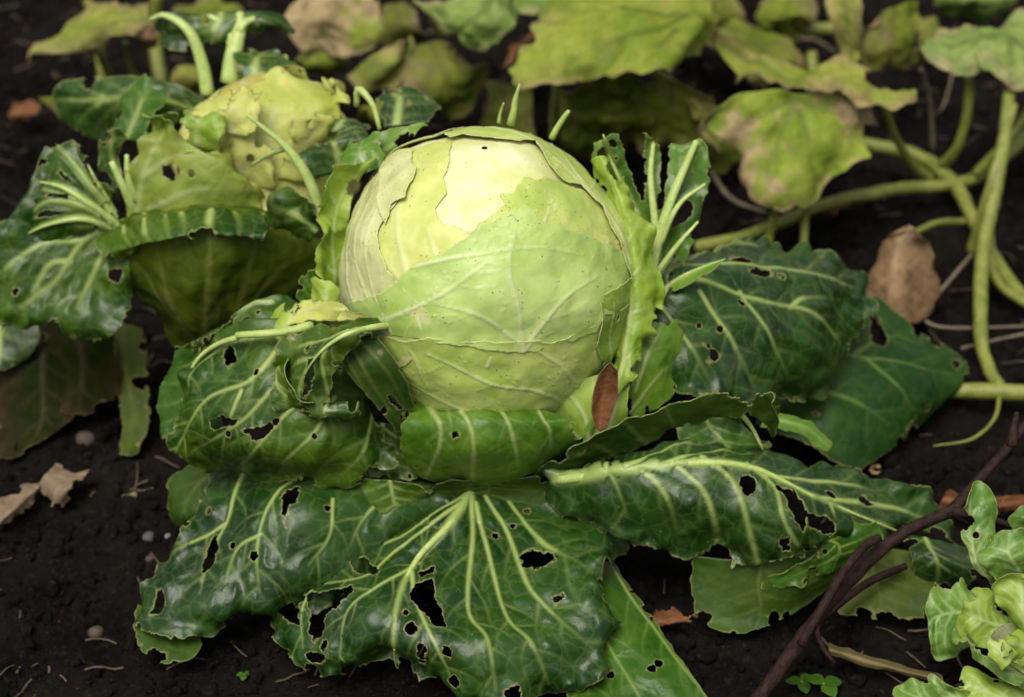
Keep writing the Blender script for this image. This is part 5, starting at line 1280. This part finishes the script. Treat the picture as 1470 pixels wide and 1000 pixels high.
leaf(YOUNG, [[(1480, 790, .08), (1500, 790, .08), (1520, 790, .08)], [(1452, 755, .095), (1480, 750, .1), (1510, 750, .1)], [(1452, 735, .105), (1475, 722, .11), (1505, 720, .11)]], YG, auto=(3, 1.8, .9), label='far right upper leaf of the young cabbage', **kw)
tube('stalk', [at_z(1455, 930, 0.075), at_z(1462, 915, 0.03), at_z(1462, 905, -.02)], [.016, .012, .012], CORE, YOUNG, sides=12)

# ------------------------------------------------------------------ squash vines behind
def vine(name, label, loc):
    return thing(name, label, 'squash plant', loc, 'squash vines behind the cabbages')
SQ = (SQUASH, SQUASH, RIMD)
SG = (SQUASHG, SQUASH, RIMD)
SD = (SQUASHD, SQUASHU, RIMD)
SU = (SQUASHU, SQUASHU, RIMD)
kq = dict(cell=3.8, rag=0.0035, ragf=60, ruffle=0.012, rufff=24, pucker=0.006, wave=0.010, thick=0.0007, serr=0.0035, corner=0.022, grow=1.10)

V1 = vine('squash_vine', 'squash vine at right with wilted brown-edged leaf and crossing green stems', at_z(1380, 240, 0.0))
leaf(V1, [[(1030, 65, .12), (1060, 100, .12), (1090, 120, .12)], [(1100, 80, .13), (1130, 105, .13), (1140, 140, .13)], [(1180, 96, .14), (1200, 115, .145), (1190, 150, .14)], [(1250, 105, .145), (1260, 125, .145), (1240, 160, .14)], [(1305, 95, .15), (1308, 128, .15), (1285, 150, .145)]], SQ, veins=[(1.6, .7, [(1040, 75), (1150, 110), (1290, 120)])], holes=[[(1240, 112), (1255, 105), (1270, 108), (1262, 124), (1244, 126)]], label='upper lobe of the wilted leaf', **kq)
leaf(V1, [[(1010, 190, .12), (1050, 150, .135), (1100, 140, .14), (1160, 140, .14), (1220, 125, .14), (1250, 185, .12)], [(1012, 180, .115), (1055, 170, .125), (1100, 165, .13), (1160, 165, .13), (1215, 165, .13), (1235, 190, .115)], [(1065, 225, .10), (1080, 210, .11), (1110, 205, .112), (1160, 205, .112), (1205, 200, .11), (1230, 210, .10)], [(1062, 245, .09), (1085, 255, .09), (1110, 255, .092), (1150, 250, .092), (1185, 240, .09), (1205, 235, .09)], [(1095, 295, .07), (1100, 300, .07), (1110, 300, .07), (1130, 295, .07), (1155, 280, .072), (1180, 260, .08)]], SD,
     veins=[(1.6, .8, [(1145, 140), (1115, 210), (1105, 295)]), (1.5, .7, [(1145, 140), (1160, 205), (1170, 260)]), (1.4, .6, [(1140, 140), (1080, 180), (1065, 230)]), (1.4, .6, [(1150, 140), (1210, 170), (1225, 205)])], label='wilted hanging leaf with brown patches', **kq)
leaf(V1, [[(1440, 70, .15), (1440, 60, .15), (1440, 50, .15)], [(1400, 100, .145), (1410, 60, .155), (1400, 25, .15)], [(1345, 95, .14), (1360, 65, .15), (1355, 35, .145)], [(1318, 80, .135), (1330, 70, .14), (1335, 55, .14)]], SG, auto=(4, 2.0, 1.2), label='left half of the leaf at the upper right corner', **kq)
leaf(V1, [[(1400, 75, .148), (1410, 55, .15), (1420, 30, .15)], [(1410, 105, .14), (1440, 60, .155), (1440, 18, .15)], [(1450, 130, .13), (1480, 70, .15), (1490, 15, .15)], [(1480, 135, .125), (1510, 80, .14), (1520, 30, .14)]], SG, auto=(4, 2.0, 1.2), label='broad green leaf at the upper right corner', **kq)
leaf(V1, [[(1180, -20, .14), (1205, -20, .145), (1240, -15, .145)], [(1188, 25, .12), (1212, 30, .125), (1243, 35, .125)], [(1205, 80, .09), (1220, 90, .09), (1238, 95, .09)]], SQ, auto=(4, 2.0, 1.2), label='narrow hanging green leaf at the top', **kq)
leaf(V1, [[(1250, 40, .12), (1285, 15, .13), (1325, 5, .13)], [(1240, 75, .10), (1280, 60, .115), (1330, 50, .11)], [(1235, 100, .08), (1275, 105, .085), (1315, 110, .08)]], (SQUASHU, BROWN, RIMD), auto=(4, 2.0, 1.2), label='shrivelled brown and olive leaf at the top', **kq)
kb = dict(kq, serr=0.002, ruffle=0.006, corner=0.02)
leaf(V1, [[(1290, 335, .07), (1305, 332, .072), (1325, 338, .07)], [(1258, 362, .05), (1292, 358, .06), (1338, 365, .05)], [(1240, 400, .03), (1285, 400, .042), (1342, 405, .03)], [(1245, 435, .015), (1290, 438, .026), (1335, 440, .015)], [(1275, 462, .006), (1298, 468, .01), (1320, 462, .006)]], (BROWN, BROWN, RIMD), auto=(4, 1.6, 1.0), label='withered brown leaf hanging over the soil', **kb)
def st(pts, r, parent, name='petiole', mat=STEM, m='z', **k):
    return tube(name, [(at_z if m == 'z' else at_y)(*p) for p in pts], [x * .001 for x in r], mat, parent, lump=0.2, **k)
st([(1000, 355, .02), (1080, 335, .02), (1180, 295, .02), (1280, 272, .025), (1400, 255, .025), (1490, 180, .03)], [5, 5, 5.2, 5.5, 5.5, 6], V1, 'vine_stem')
st([(1150, 195, .03), (1235, 205, .03), (1320, 225, .03), (1370, 265, .025), (1400, 320, .02), (1440, 390, .015), (1490, 450, .01)], [5, 5.5, 6, 6.2, 6, 5.6, 5], V1, 'vine_stem')
st([(1450, 130, .125), (1440, 210, .10), (1425, 290, .07), (1410, 370, .045), (1408, 480, .02), (1420, 530, .012), (1436, 555, .012)], [5, 5.6, 6, 6, 5.6, 5.2, 5], V1)
st([(1455, 150, .12), (1430, 240, .09), (1412, 300, .06), (1395, 360, .02)], [4, 4.4, 4.6, 4.6], V1)
st([(1360, 560, .010), (1436, 562, .012), (1500, 568, .012)], [6, 6.5, 6.5], V1, 'vine_stem')
st([(1436, 560, .012), (1428, 600, .008), (1395, 630, .006), (1340, 640, .006)], [2, 1.6, 1.2, .6], V1, 'tendril')
st([(1390, 85, .14), (1390, 150, .10), (1375, 210, .06), (1350, 240, .03)], [3.6, 4, 4.4, 4.6], V1)
st([(1270, 150, .13), (1285, 195, .09), (1310, 235, .05), (1335, 255, .03)], [3.4, 3.8, 4, 4.4], V1)
st([(1115, 290, .07), (1106, 330, .04), (1098, 375, .015)], [3.6, 3.8, 4], V1)
st([(1160, 265, .08), (1156, 310, .05), (1152, 390, .01)], [3.2, 3.4, 3.6], V1)
st([(1310, 335, .07), (1345, 320, .055), (1385, 318, .035)], [2.6, 3, 3.4], V1)
st([(1322, 98, .12), (1335, 140, .085), (1340, 215, .03)], [1.4, 1.8, 2.4], V1, 'dry_petiole', TENDRIL)
st([(1500, 120, .10), (1455, 190, .07), (1400, 250, .03)], [3.5, 4, 4.5], V1)
st([(1395, 365, .03), (1340, 430, .012), (1325, 455, .008), (1360, 470, .006), (1480, 468, .006)], [1.6, 1.6, 1.5, 1.3, 1], V1, 'tendril', TENDRIL)
st([(1020, 245, .02), (1050, 285, .015), (1100, 305, .012)], [2.2, 2, 1.4], V1, 'tendril', TENDRIL)
st([(1380, 500, .008), (1420, 490, .008), (1490, 475, .008)], [1.2, 1.2, 1.2], V1, 'tendril', TENDRIL)
st([(1370, 95, .05), (1355, 150, .03), (1340, 165, .02)], [1.2, 1, .7], V1, 'tendril', TENDRIL)
st([(1420, 330, .02), (1430, 400, .015), (1480, 440, .012)], [4, 4, 4], V1, 'petiole')

V2 = vine('squash_vine', 'squash vine at top centre with big yellow-green leaves behind the large cabbage', at_z(900, 60, 0.0))
leaf(V2, [[(960, 55, .16), (990, 30, .165), (1010, 20, .165)], [(930, 110, .15), (960, 60, .165), (985, 0, .17)], [(850, 115, .14), (870, 60, .16), (900, -20, .17)], [(770, 128, .13), (800, 60, .15), (810, -10, .16)], [(735, 125, .125), (770, 70, .14), (790, 40, .15)]], SQ, veins=[(1.6, .8, [(985, 30), (900, 60), (770, 110)]), (1.5, .7, [(985, 30), (900, 20), (820, 10)]), (1.4, .7, [(970, 45), (910, 100)]), (1.2, .6, [(900, 60), (850, 110)]), (1.2, .6, [(900, 22), (860, -10)])], label='largest yellow-green leaf at top centre', **kq)
leaf(V2, [[(900, 10, .16), (930, -10, .165), (960, -30, .17)], [(960, 75, .15), (985, 20, .165), (1010, -30, .17)], [(1010, 75, .14), (1030, 40, .15), (1030, 0, .16)], [(1030, 65, .135), (1040, 50, .14), (1035, 30, .145)]], SQ, auto=(4, 2.0, 1.2), label='right lobe of the largest leaf at top centre', **kq)
leaf(V2, [[(700, -20, .15), (720, -25, .15), (745, -30, .15)], [(640, -10, .15), (690, 20, .15), (745, 20, .145)], [(600, -5, .14), (655, 45, .135), (720, 55, .13)], [(580, -10, .135), (640, 62, .12), (700, 65, .12)]], SG, auto=(4, 2.0, 1.2), label='bluish green leaf at the top edge left of centre', **kq)
leaf(V2, [[(740, 20, .145), (745, -10, .15), (760, -30, .15)], [(780, 30, .14), (785, 0, .148), (790, -30, .15)], [(805, 35, .135), (812, 10, .14), (815, -20, .15)]], SG, auto=(2, 1.2, .6), label='small green lobe at the top edge', **kq)
leaf(V2, [[(590, 85, .09), (620, 65, .10), (650, 70, .10)], [(585, 130, .07), (640, 110, .085), (690, 90, .09)], [(610, 160, .05), (650, 145, .06), (705, 100, .08)], [(640, 172, .04), (665, 165, .045), (690, 145, .055)]], SU, auto=(4, 1.6, .8), label='olive leaf in the blurred middle behind the cabbages', **kq)
leaf(V2, [[(505, 110, .07), (530, 90, .085), (560, 75, .09)], [(520, 122, .065), (560, 95, .085), (595, 70, .09)], [(575, 105, .07), (590, 60, .09), (580, 35, .1)]], SQ, auto=(4, 2.0, 1.2), label='small curled yellow-green leaf beside the olive leaf', **kq)
leaf(V2, [[(820, 115, .10), (860, 100, .11), (920, 110, .11)], [(790, 150, .07), (860, 140, .08), (930, 145, .085)], [(785, 190, .045), (850, 195, .05), (920, 185, .055)], [(810, 215, .02), (850, 218, .02), (900, 210, .03)]], SU, auto=(4, 1.4, .8), label='drooping olive leaf directly behind the large head', **dict(kq, ruffle=0.016))
leaf(V2, [[(920, 130, .09), (965, 120, .1), (1020, 150, .09)], [(905, 165, .07), (960, 165, .075), (1025, 185, .07)], [(905, 215, .04), (960, 220, .04), (1040, 230, .04)]], SU, auto=(4, 1.4, .8), label='shaded wrinkled leaf right of the drooping olive leaf', **dict(kq, ruffle=0.016))
leaf(V2, [[(975, 130, .09), (990, 150, .09), (1000, 175, .085)], [(1010, 145, .09), (1010, 165, .088), (1015, 190, .08)], [(1040, 200, .06), (1035, 215, .055), (1030, 235, .05)]], SQ, auto=(4, 2.0, 1.2), label='pale leaf edge behind the wilted leaf', **kq)
leaf(V2, [[(720, 105, .04), (735, 85, .05), (750, 70, .05)], [(750, 80, .06), (770, 60, .065), (790, 40, .07)], [(790, 50, .08), (800, 40, .08), (805, 30, .08)]], (RUST, BROWN, RIMD), auto=(4, 2.0, 1.2), label='rusty dead leaf under the largest leaf', **kb)
leaf(V2, [[(745, 128, .12), (752, 110, .125), (770, 90, .13)], [(760, 130, .118), (780, 105, .125), (800, 80, .135)]], SG, auto=(2, 1, .5), label='green lobe tip left of the largest leaf', **kq)
leaf(V2, [[(690, 130, .04), (720, 120, .05), (760, 130, .05)], [(685, 160, .03), (725, 155, .04), (770, 160, .04)], [(690, 195, .01), (730, 200, .01), (775, 200, .01)]], (SQUASHU, BROWN, RIMD), auto=(4, 2.0, 1.2), label='dull leaf low between the largest leaf and the head', **kb)
leaf(V2, [[(830, -20, .06), (870, -30, .07), (920, -30, .07)], [(1040, 90, .05), (1090, 70, .06), (1130, 60, .06)], [(1060, 130, .03), (1100, 120, .03), (1140, 105, .03)]], SU, auto=(4, 2.0, 1.2), label='shaded leaf under the top right stems', **kb)
leaf(V2, [[(545, 20, .06), (570, 10, .07), (600, 20, .07)], [(540, 50, .05), (575, 40, .06), (610, 45, .06)], [(550, 80, .03), (580, 75, .03), (610, 72, .03)]], SU, auto=(4, 2.0, 1.2), label='small faded leaf at the top beside the bluish green one', **kb)
leaf(V2, [[(1000, 170, .06), (1030, 160, .06), (1060, 170, .06)], [(1000, 210, .04), (1030, 205, .045), (1065, 210, .04)], [(1010, 245, .015), (1030, 250, .015), (1055, 245, .015)]], SU, auto=(4, 2.0, 1.2), label='dark olive leaf under the wilted leaf', **kb)
st([(1000, 40, .10), (1060, 60, .06), (1130, 45, .05), (1200, 40, .05)], [6, 7, 7, 6], V2, 'vine_stem')
st([(1060, -20, .08), (1045, 20, .06), (1070, 60, .04), (1110, 95, .03), (1180, 130, .02)], [5, 6, 6.5, 6.5, 6], V2, 'vine_stem')
st([(900, 70, .14), (950, 110, .10), (1010, 150, .06), (1080, 190, .03)], [4, 4.6, 5, 5], V2)
st([(800, 110, .11), (797, 150, .08), (795, 195, .04)], [4, 4, 4.4], V2)
st([(1165, 75, .06), (1170, 120, .04), (1180, 170, .02)], [5, 5, 5], V2)
st([(1100, 75, .02), (1160, 55, .02), (1200, 75, .02)], [1.6, 1.6, 1.4], V2, 'tendril', TENDRIL)

V3 = vine('squash_vine', 'squash vine at upper left with two pale pointed leaves on thin stems', at_z(180, 90, 0.0))
leaf(V3, [[(205, 45, .13), (205, 30, .135), (205, 15, .135)], [(160, 60, .12), (165, 35, .13), (170, 5, .135)], [(110, 80, .10), (120, 50, .115), (130, 12, .12)], [(60, 92, .085), (80, 72, .095), (100, 40, .105)], [(35, 98, .08), (48, 88, .085), (65, 68, .09)]], SQ, auto=(4, 1.6, .8), label='pale pointed leaf at the upper left', **dict(kq, corner=0.02))
leaf(V3, [[(440, -10, .13), (480, -20, .13), (540, -20, .13)], [(405, 20, .12), (460, 20, .125), (545, 20, .12)], [(425, 60, .10), (470, 55, .105), (545, 60, .10)], [(460, 78, .085), (490, 75, .09), (520, 78, .085)]], SD, auto=(4, 2.0, 1.2), label='pale leaf with browned edge at the top', **kq)
st([(140, 70, .10), (150, 95, .06), (165, 125, .02)], [3, 3.4, 3.6], V3)
st([(125, 0, .10), (140, 60, .06), (150, 130, .02)], [4, 4.2, 4.4], V3)
st([(225, -10, .10), (222, 50, .06), (232, 130, .02)], [6, 6.5, 6.5], V3)
st([(180, 60, .09), (185, 90, .05), (200, 125, .02)], [2, 2.4, 2.6], V3)
leaf(V3, [[(205, 50, .10), (215, 40, .10), (230, 30, .10)], [(200, 65, .09), (215, 60, .09), (235, 55, .09)], [(210, 80, .07), (222, 78, .07), (232, 72, .07)]], (BROWN, BROWN, RIMD), auto=(2, 1, .5), label='small shrivelled leaf beside the pale pointed leaf', **kb)
leaf(V3, [[(120, 130, .06), (100, 140, .06), (70, 140, .05)], [(125, 150, .05), (100, 165, .045), (85, 165, .04)], [(130, 175, .03), (115, 185, .02), (100, 180, .02)]], (SQUASHU, BROWN, RIMD), auto=(2, 1, .5), label='dried olive leaf at the left edge of the bed', **kb)
leaf(V3, [[(250, 100, .06), (275, 95, .065), (300, 98, .065)], [(240, 118, .05), (270, 115, .055), (305, 118, .055)], [(245, 135, .03), (272, 138, .03), (300, 138, .03)]], SQ, auto=(2, 1, .5), label='yellow leaf low behind the left cabbage', **kb)

for k, (x, y, w, h, mt, lab) in enumerate((
        (300, 20, 50, 40, SU, 'faded leaf far behind the tall bare stalks'), (455, 85, 38, 26, SQ, 'small yellow leaf right of the left cabbage top'), (660, 25, 40, 30, SU, 'faded leaf behind the bluish green leaf'),
        (560, 150, 45, 25, SU, 'dull leaf behind the gap between the cabbages'), (1120, 20, 40, 30, SU, 'shaded leaf behind the top right stems'), (1010, 20, 45, 30, SU, 'shaded leaf right of the largest leaf'),
        (1400, -5, 50, 25, SG, 'green leaf cut by the top edge at right'), (880, 165, 60, 30, SU, 'crumpled olive leaf low behind the head'), (1330, 60, 30, 40, SU, 'dim leaf behind the broad corner leaf'))):
    leaf(V3 if x < 500 else (V1 if x > 1090 else V2), [[(x - w, y + h * .6, .05), (x - w * .3, y + h * .8, .06), (x + w * .5, y + h * .7, .05)], [(x - w * .9, y, .07), (x, y + 4, .085), (x + w, y + 2, .07)], [(x - w * .5, y - h * .8, .08), (x + w * .1, y - h, .085), (x + w * .7, y - h * .7, .08)]], mt, auto=(4, 2.0, 1.2), label=lab, **kq)
# ------------------------------------------------------------------ twig
TW = thing('twig', 'dark brown forked twig lying across the soil at the lower right', 'twig', at_z(1180, 890, 0.03))
TK = 0.86
main = [(1085, 1010, .012), (1130, 945, .03), (1180, 880, .048), (1235, 815, .062), (1290, 770, .075), (1345, 742, .086), (1372, 728, .092), (1405, 690, .10), (1440, 650, .11), (1480, 600, .12)]
tube('branch', [at_z(*p) for p in main], [.0050, .0052, .0045, .0048, .0041, .0039, .0046, .0034, .0033, .0029], BARK, TW, lump=0.3, sides=12, n=110)
tube('side_twig', [at_z(*p) for p in ((1368, 734, .092), (1400, 740, .092), (1440, 750, .092), (1490, 766, .09))], [.0036, .0026, .0022, .0020], BARK, TW, lump=0.14)
tube('side_twig', [at_z(*p) for p in ((1150, 925, .040), (1185, 865, .062), (1215, 815, .075), (1240, 785, .082), (1262, 772, .082))], [.0034, .0032, .0030, .0028, .0032], BARK, TW, lump=0.14)
tube('side_twig', [at_z(*p) for p in ((1175, 880, .052), (1172, 905, .046), (1182, 930, .036), (1198, 952, .028))], [.0024, .0022, .0018, .0012], BARK, TW, lump=0.14)
tube('side_twig', [at_z(*p) for p in ((1452, 640, .114), (1456, 612, .122), (1460, 592, .128))], [.0040, .0026, .0016], BARK, TW, lump=0.16)
tube('side_twig', [at_z(*p) for p in ((1100, 985, .016), (1160, 905, .02), (1240, 840, .028), (1300, 812, .03))], [.0036, .0034, .0030, .0026], BARK, TW, lump=0.14)

# ------------------------------------------------------------------ fallen leaves, pebbles, seedlings
def litter(label, rows, mats, group='fallen leaves on the soil', name='fallen_leaf', **k):
    kk = dict(cell=2.5, rag=0.002, ruffle=0.005, rufff=60, wave=0.004, pucker=0.0015, corner=0.01, nbites=6, auto=(3, 1.0, .6), thick=0.0006)
    kk.update(k)
    o = leaf(None, rows, mats, name=name, **kk)
    if o:
        tag(o, label, 'leaf', group)
    return o
TAN = leaf_mat('dry_leaf_tan', (0.10, 0.068, 0.040), (0.25, 0.18, 0.115), vein=(0.28, 0.21, 0.14), rough=0.8, trans=0.0, fine=0.3, dust=0.2, bump=0.9, edgecol=(0.2, 0.14, 0.09), spec=0.15)
litter('rust brown dead leaf wedged upright against the right foot of the cabbage head', [[(854, 612, .132), (862, 616, .129), (872, 608, .132)], [(849, 586, .146), (864, 588, .142), (884, 580, .146)], [(853, 556, .160), (868, 557, .156), (888, 551, .160)], [(866, 524, .174), (876, 520, .175), (886, 527, .174)]], (RUST, RUST, RIMD), cell=2.0, rag=0.0006, ruffle=0.001, wave=0.001, nbites=0, fold=0.0)
litter('pale tan torn dead leaf on soil at the left picture edge', [[(-20, 770, .008), (0, 750, .015), (5, 720, .012)], [(20, 745, .008), (30, 720, .016), (40, 700, .010)], [(50, 712, .008), (55, 700, .014), (60, 690, .008)]], (TAN, TAN, RIMD), rag=0.002, nbites=3, grow=1.15)
litter('pale tan crumpled dead leaf piece right of the torn one', [[(62, 700, .008), (72, 688, .014), (85, 670, .008)], [(80, 722, .006), (92, 700, .018), (105, 680, .010)], [(100, 715, .006), (112, 695, .014), (135, 680, .006)]], (TAN, TAN, RIMD), rag=0.002, nbites=3, grow=1.25)
litter('orange brown dead leaf on soil below the long right leaf', [[(935, 905, .006), (938, 885, .010), (945, 865, .008)], [(965, 905, .006), (968, 888, .012), (970, 868, .008)], [(1005, 898, .005), (1005, 885, .008), (1005, 875, .006)]], (RUST, BROWN, RIMD), rag=0.003)
litter('orange dead leaf beside the forked twig at the right edge', [[(1345, 730, .008), (1355, 718, .014), (1365, 706, .010)], [(1410, 745, .008), (1425, 725, .02), (1430, 708, .012)], [(1480, 735, .008), (1490, 715, .016), (1500, 700, .010)]], (RUST, RUST, RIMD))
litter('small reddish dead leaf at the far right end of the matte green leaf', [[(1240, 680, .006), (1248, 670, .008), (1252, 660, .006)], [(1262, 682, .005), (1268, 672, .008), (1270, 662, .006)]], (BROWN, RUST, RIMD))
litter('long yellowed straw-like leaf on soil under the twig', [[(1190, 925, .006), (1192, 932, .010), (1196, 940, .006)], [(1260, 945, .006), (1262, 953, .011), (1266, 962, .006)], [(1350, 968, .006), (1352, 975, .010), (1356, 982, .006)]], (leaf_mat('dry_straw_leaf', (.10, .07, .02), (.17, .12, .035), vein=(.2, .15, .06), rough=.7, trans=.05, dust=.3), BROWN, RIMD), rag=0.0006, ruffle=0.001, wave=0.001, nbites=0)
litter('brown dead leaf on soil between vines and matte green leaf', [[(1180, 310, .008), (1190, 302, .014), (1200, 296, .010)], [(1215, 305, .008), (1222, 298, .014), (1232, 292, .008)]], (RUST, BROWN, RIMD))
litter('red brown dead leaf at the upper left edge of the soil', [[(10, 170, .008), (15, 160, .014), (20, 152, .010)], [(60, 172, .008), (62, 162, .016), (66, 152, .010)]], (RUST, RUST, RIMD))
litter('brown curled leaf fragment left of the hanging left leaf', [[(172, 718, .005), (180, 710, .012), (190, 706, .006)], [(205, 716, .005), (212, 708, .012), (225, 700, .006)]], (leaf_mat('dark_litter', (.05, .03, .02), (.10, .065, .045), vein=(.1, .07, .05), rough=.8, trans=0, dust=.2), BROWN, RIMD))

t_ = (1 + 5 ** 0.5) / 2
def pebble(label, px, py, rx, ry, mat, seed):
    nl, nt = 18, 12
    th = np.linspace(0, 2 * math.pi, nl, endpoint=False)
    ph = np.linspace(0.05, math.pi - 0.05, nt)
    TH, PH = np.meshgrid(th, ph, indexing='ij')
    d = np.stack([np.sin(PH) * np.cos(TH), np.sin(PH) * np.sin(TH), np.cos(PH)], -1)
    c = at_z(px, py, 0.0)
    r = (1 + 0.16 * fbm(d * 1.6, 2, seed))[..., None]
    m = 0.00047
    P = c + d * r * np.array([rx * m, ry * 1.5 * m, ry * 1.1 * m])
    P[..., 2] += float(ground_h(c[0], c[1])) + ry * m * 0.15
    idx = np.arange(nl * nt).reshape(nl, nt)
    nx = np.roll(idx, -1, 0)
    F = np.stack([idx[:, :-1], idx[:, 1:], nx[:, 1:], nx[:, :-1]], -1).reshape(-1, 4)
    o = link('pebble', mesh_np('pebble', P.reshape(-1, 3), F, mats=(mat,)))
    tag(o, label, 'pebble', 'pebbles on the soil')
pebble('smooth grey oval pebble on soil just left of the left front leaf', 213, 759, 11, 7, STONE, 1)
pebble('tiny white pebble beside the grey oval one', 240, 763, 5, 4, STONEW, 2)
pebble('small brown pebble below the grey oval one', 214, 791, 7, 5, STONEB, 3)
pebble('tan angular stone on bare soil at lower left', 134, 881, 12, 8, STONEB, 4)
pebble('brown lump of stone under the decaying leaves', 124, 633, 17, 11, STONEB, 5)
pebble('tiny white stone chip at lower left near the curled leaf tip', 178, 928, 3, 3, STONEW, 6)

def seedling(label, px, py, s, seed):
    R = np.random.default_rng(seed)
    g = at_z(px, py, 0.0)
    g[2] = float(ground_h(g[0], g[1]))
    o = thing('seedling', label, 'seedling', g, 'weed seedlings on the soil')
    top = g + np.array([0, 0, s * 1.2])
    link('stem', tube_mesh('stem', np.linspace(g, top, 6), [s * .12, s * .09], STEM), o)
    for k in range(3):
        a = k * 2.2 + R.random()
        ax = np.array([math.cos(a), math.sin(a), 0.25])
        sd = np.array([-math.sin(a), math.cos(a), 0])
        V = []
        for i in range(7):
            t = i / 6
            w = 0.55 * s * math.sin(math.pi * min(1, t * 0.92 + 0.06)) ** 0.8
            c = top + ax * s * 1.3 * t - np.array([0, 0, 0.5 * s * t * t])
            V += [c - sd * w, c - np.array([0, 0, .08 * s]), c + sd * w]
        F = [(i * 3 + j, i * 3 + j + 1, i * 3 + j + 4, i * 3 + j + 3) for i in range(6) for j in (0, 1)]
        z = np.zeros(len(V))
        link('leaf', mesh_np('leaf', np.array(V), np.array(F), {'vein': z, 'edge': z, 'rim': z}, np.array(V)[:, :2], (GREEN,)), o)
seedling('tiny bright green weed seedling on soil below the front leaf', 350, 958, .0042, 1)
seedling('small dark seedling with round leaves at the bottom beside the twig', 1182, 985, .010, 2)
seedling('small seedling left of the round-leaved one under the twig', 1152, 968, .008, 5)
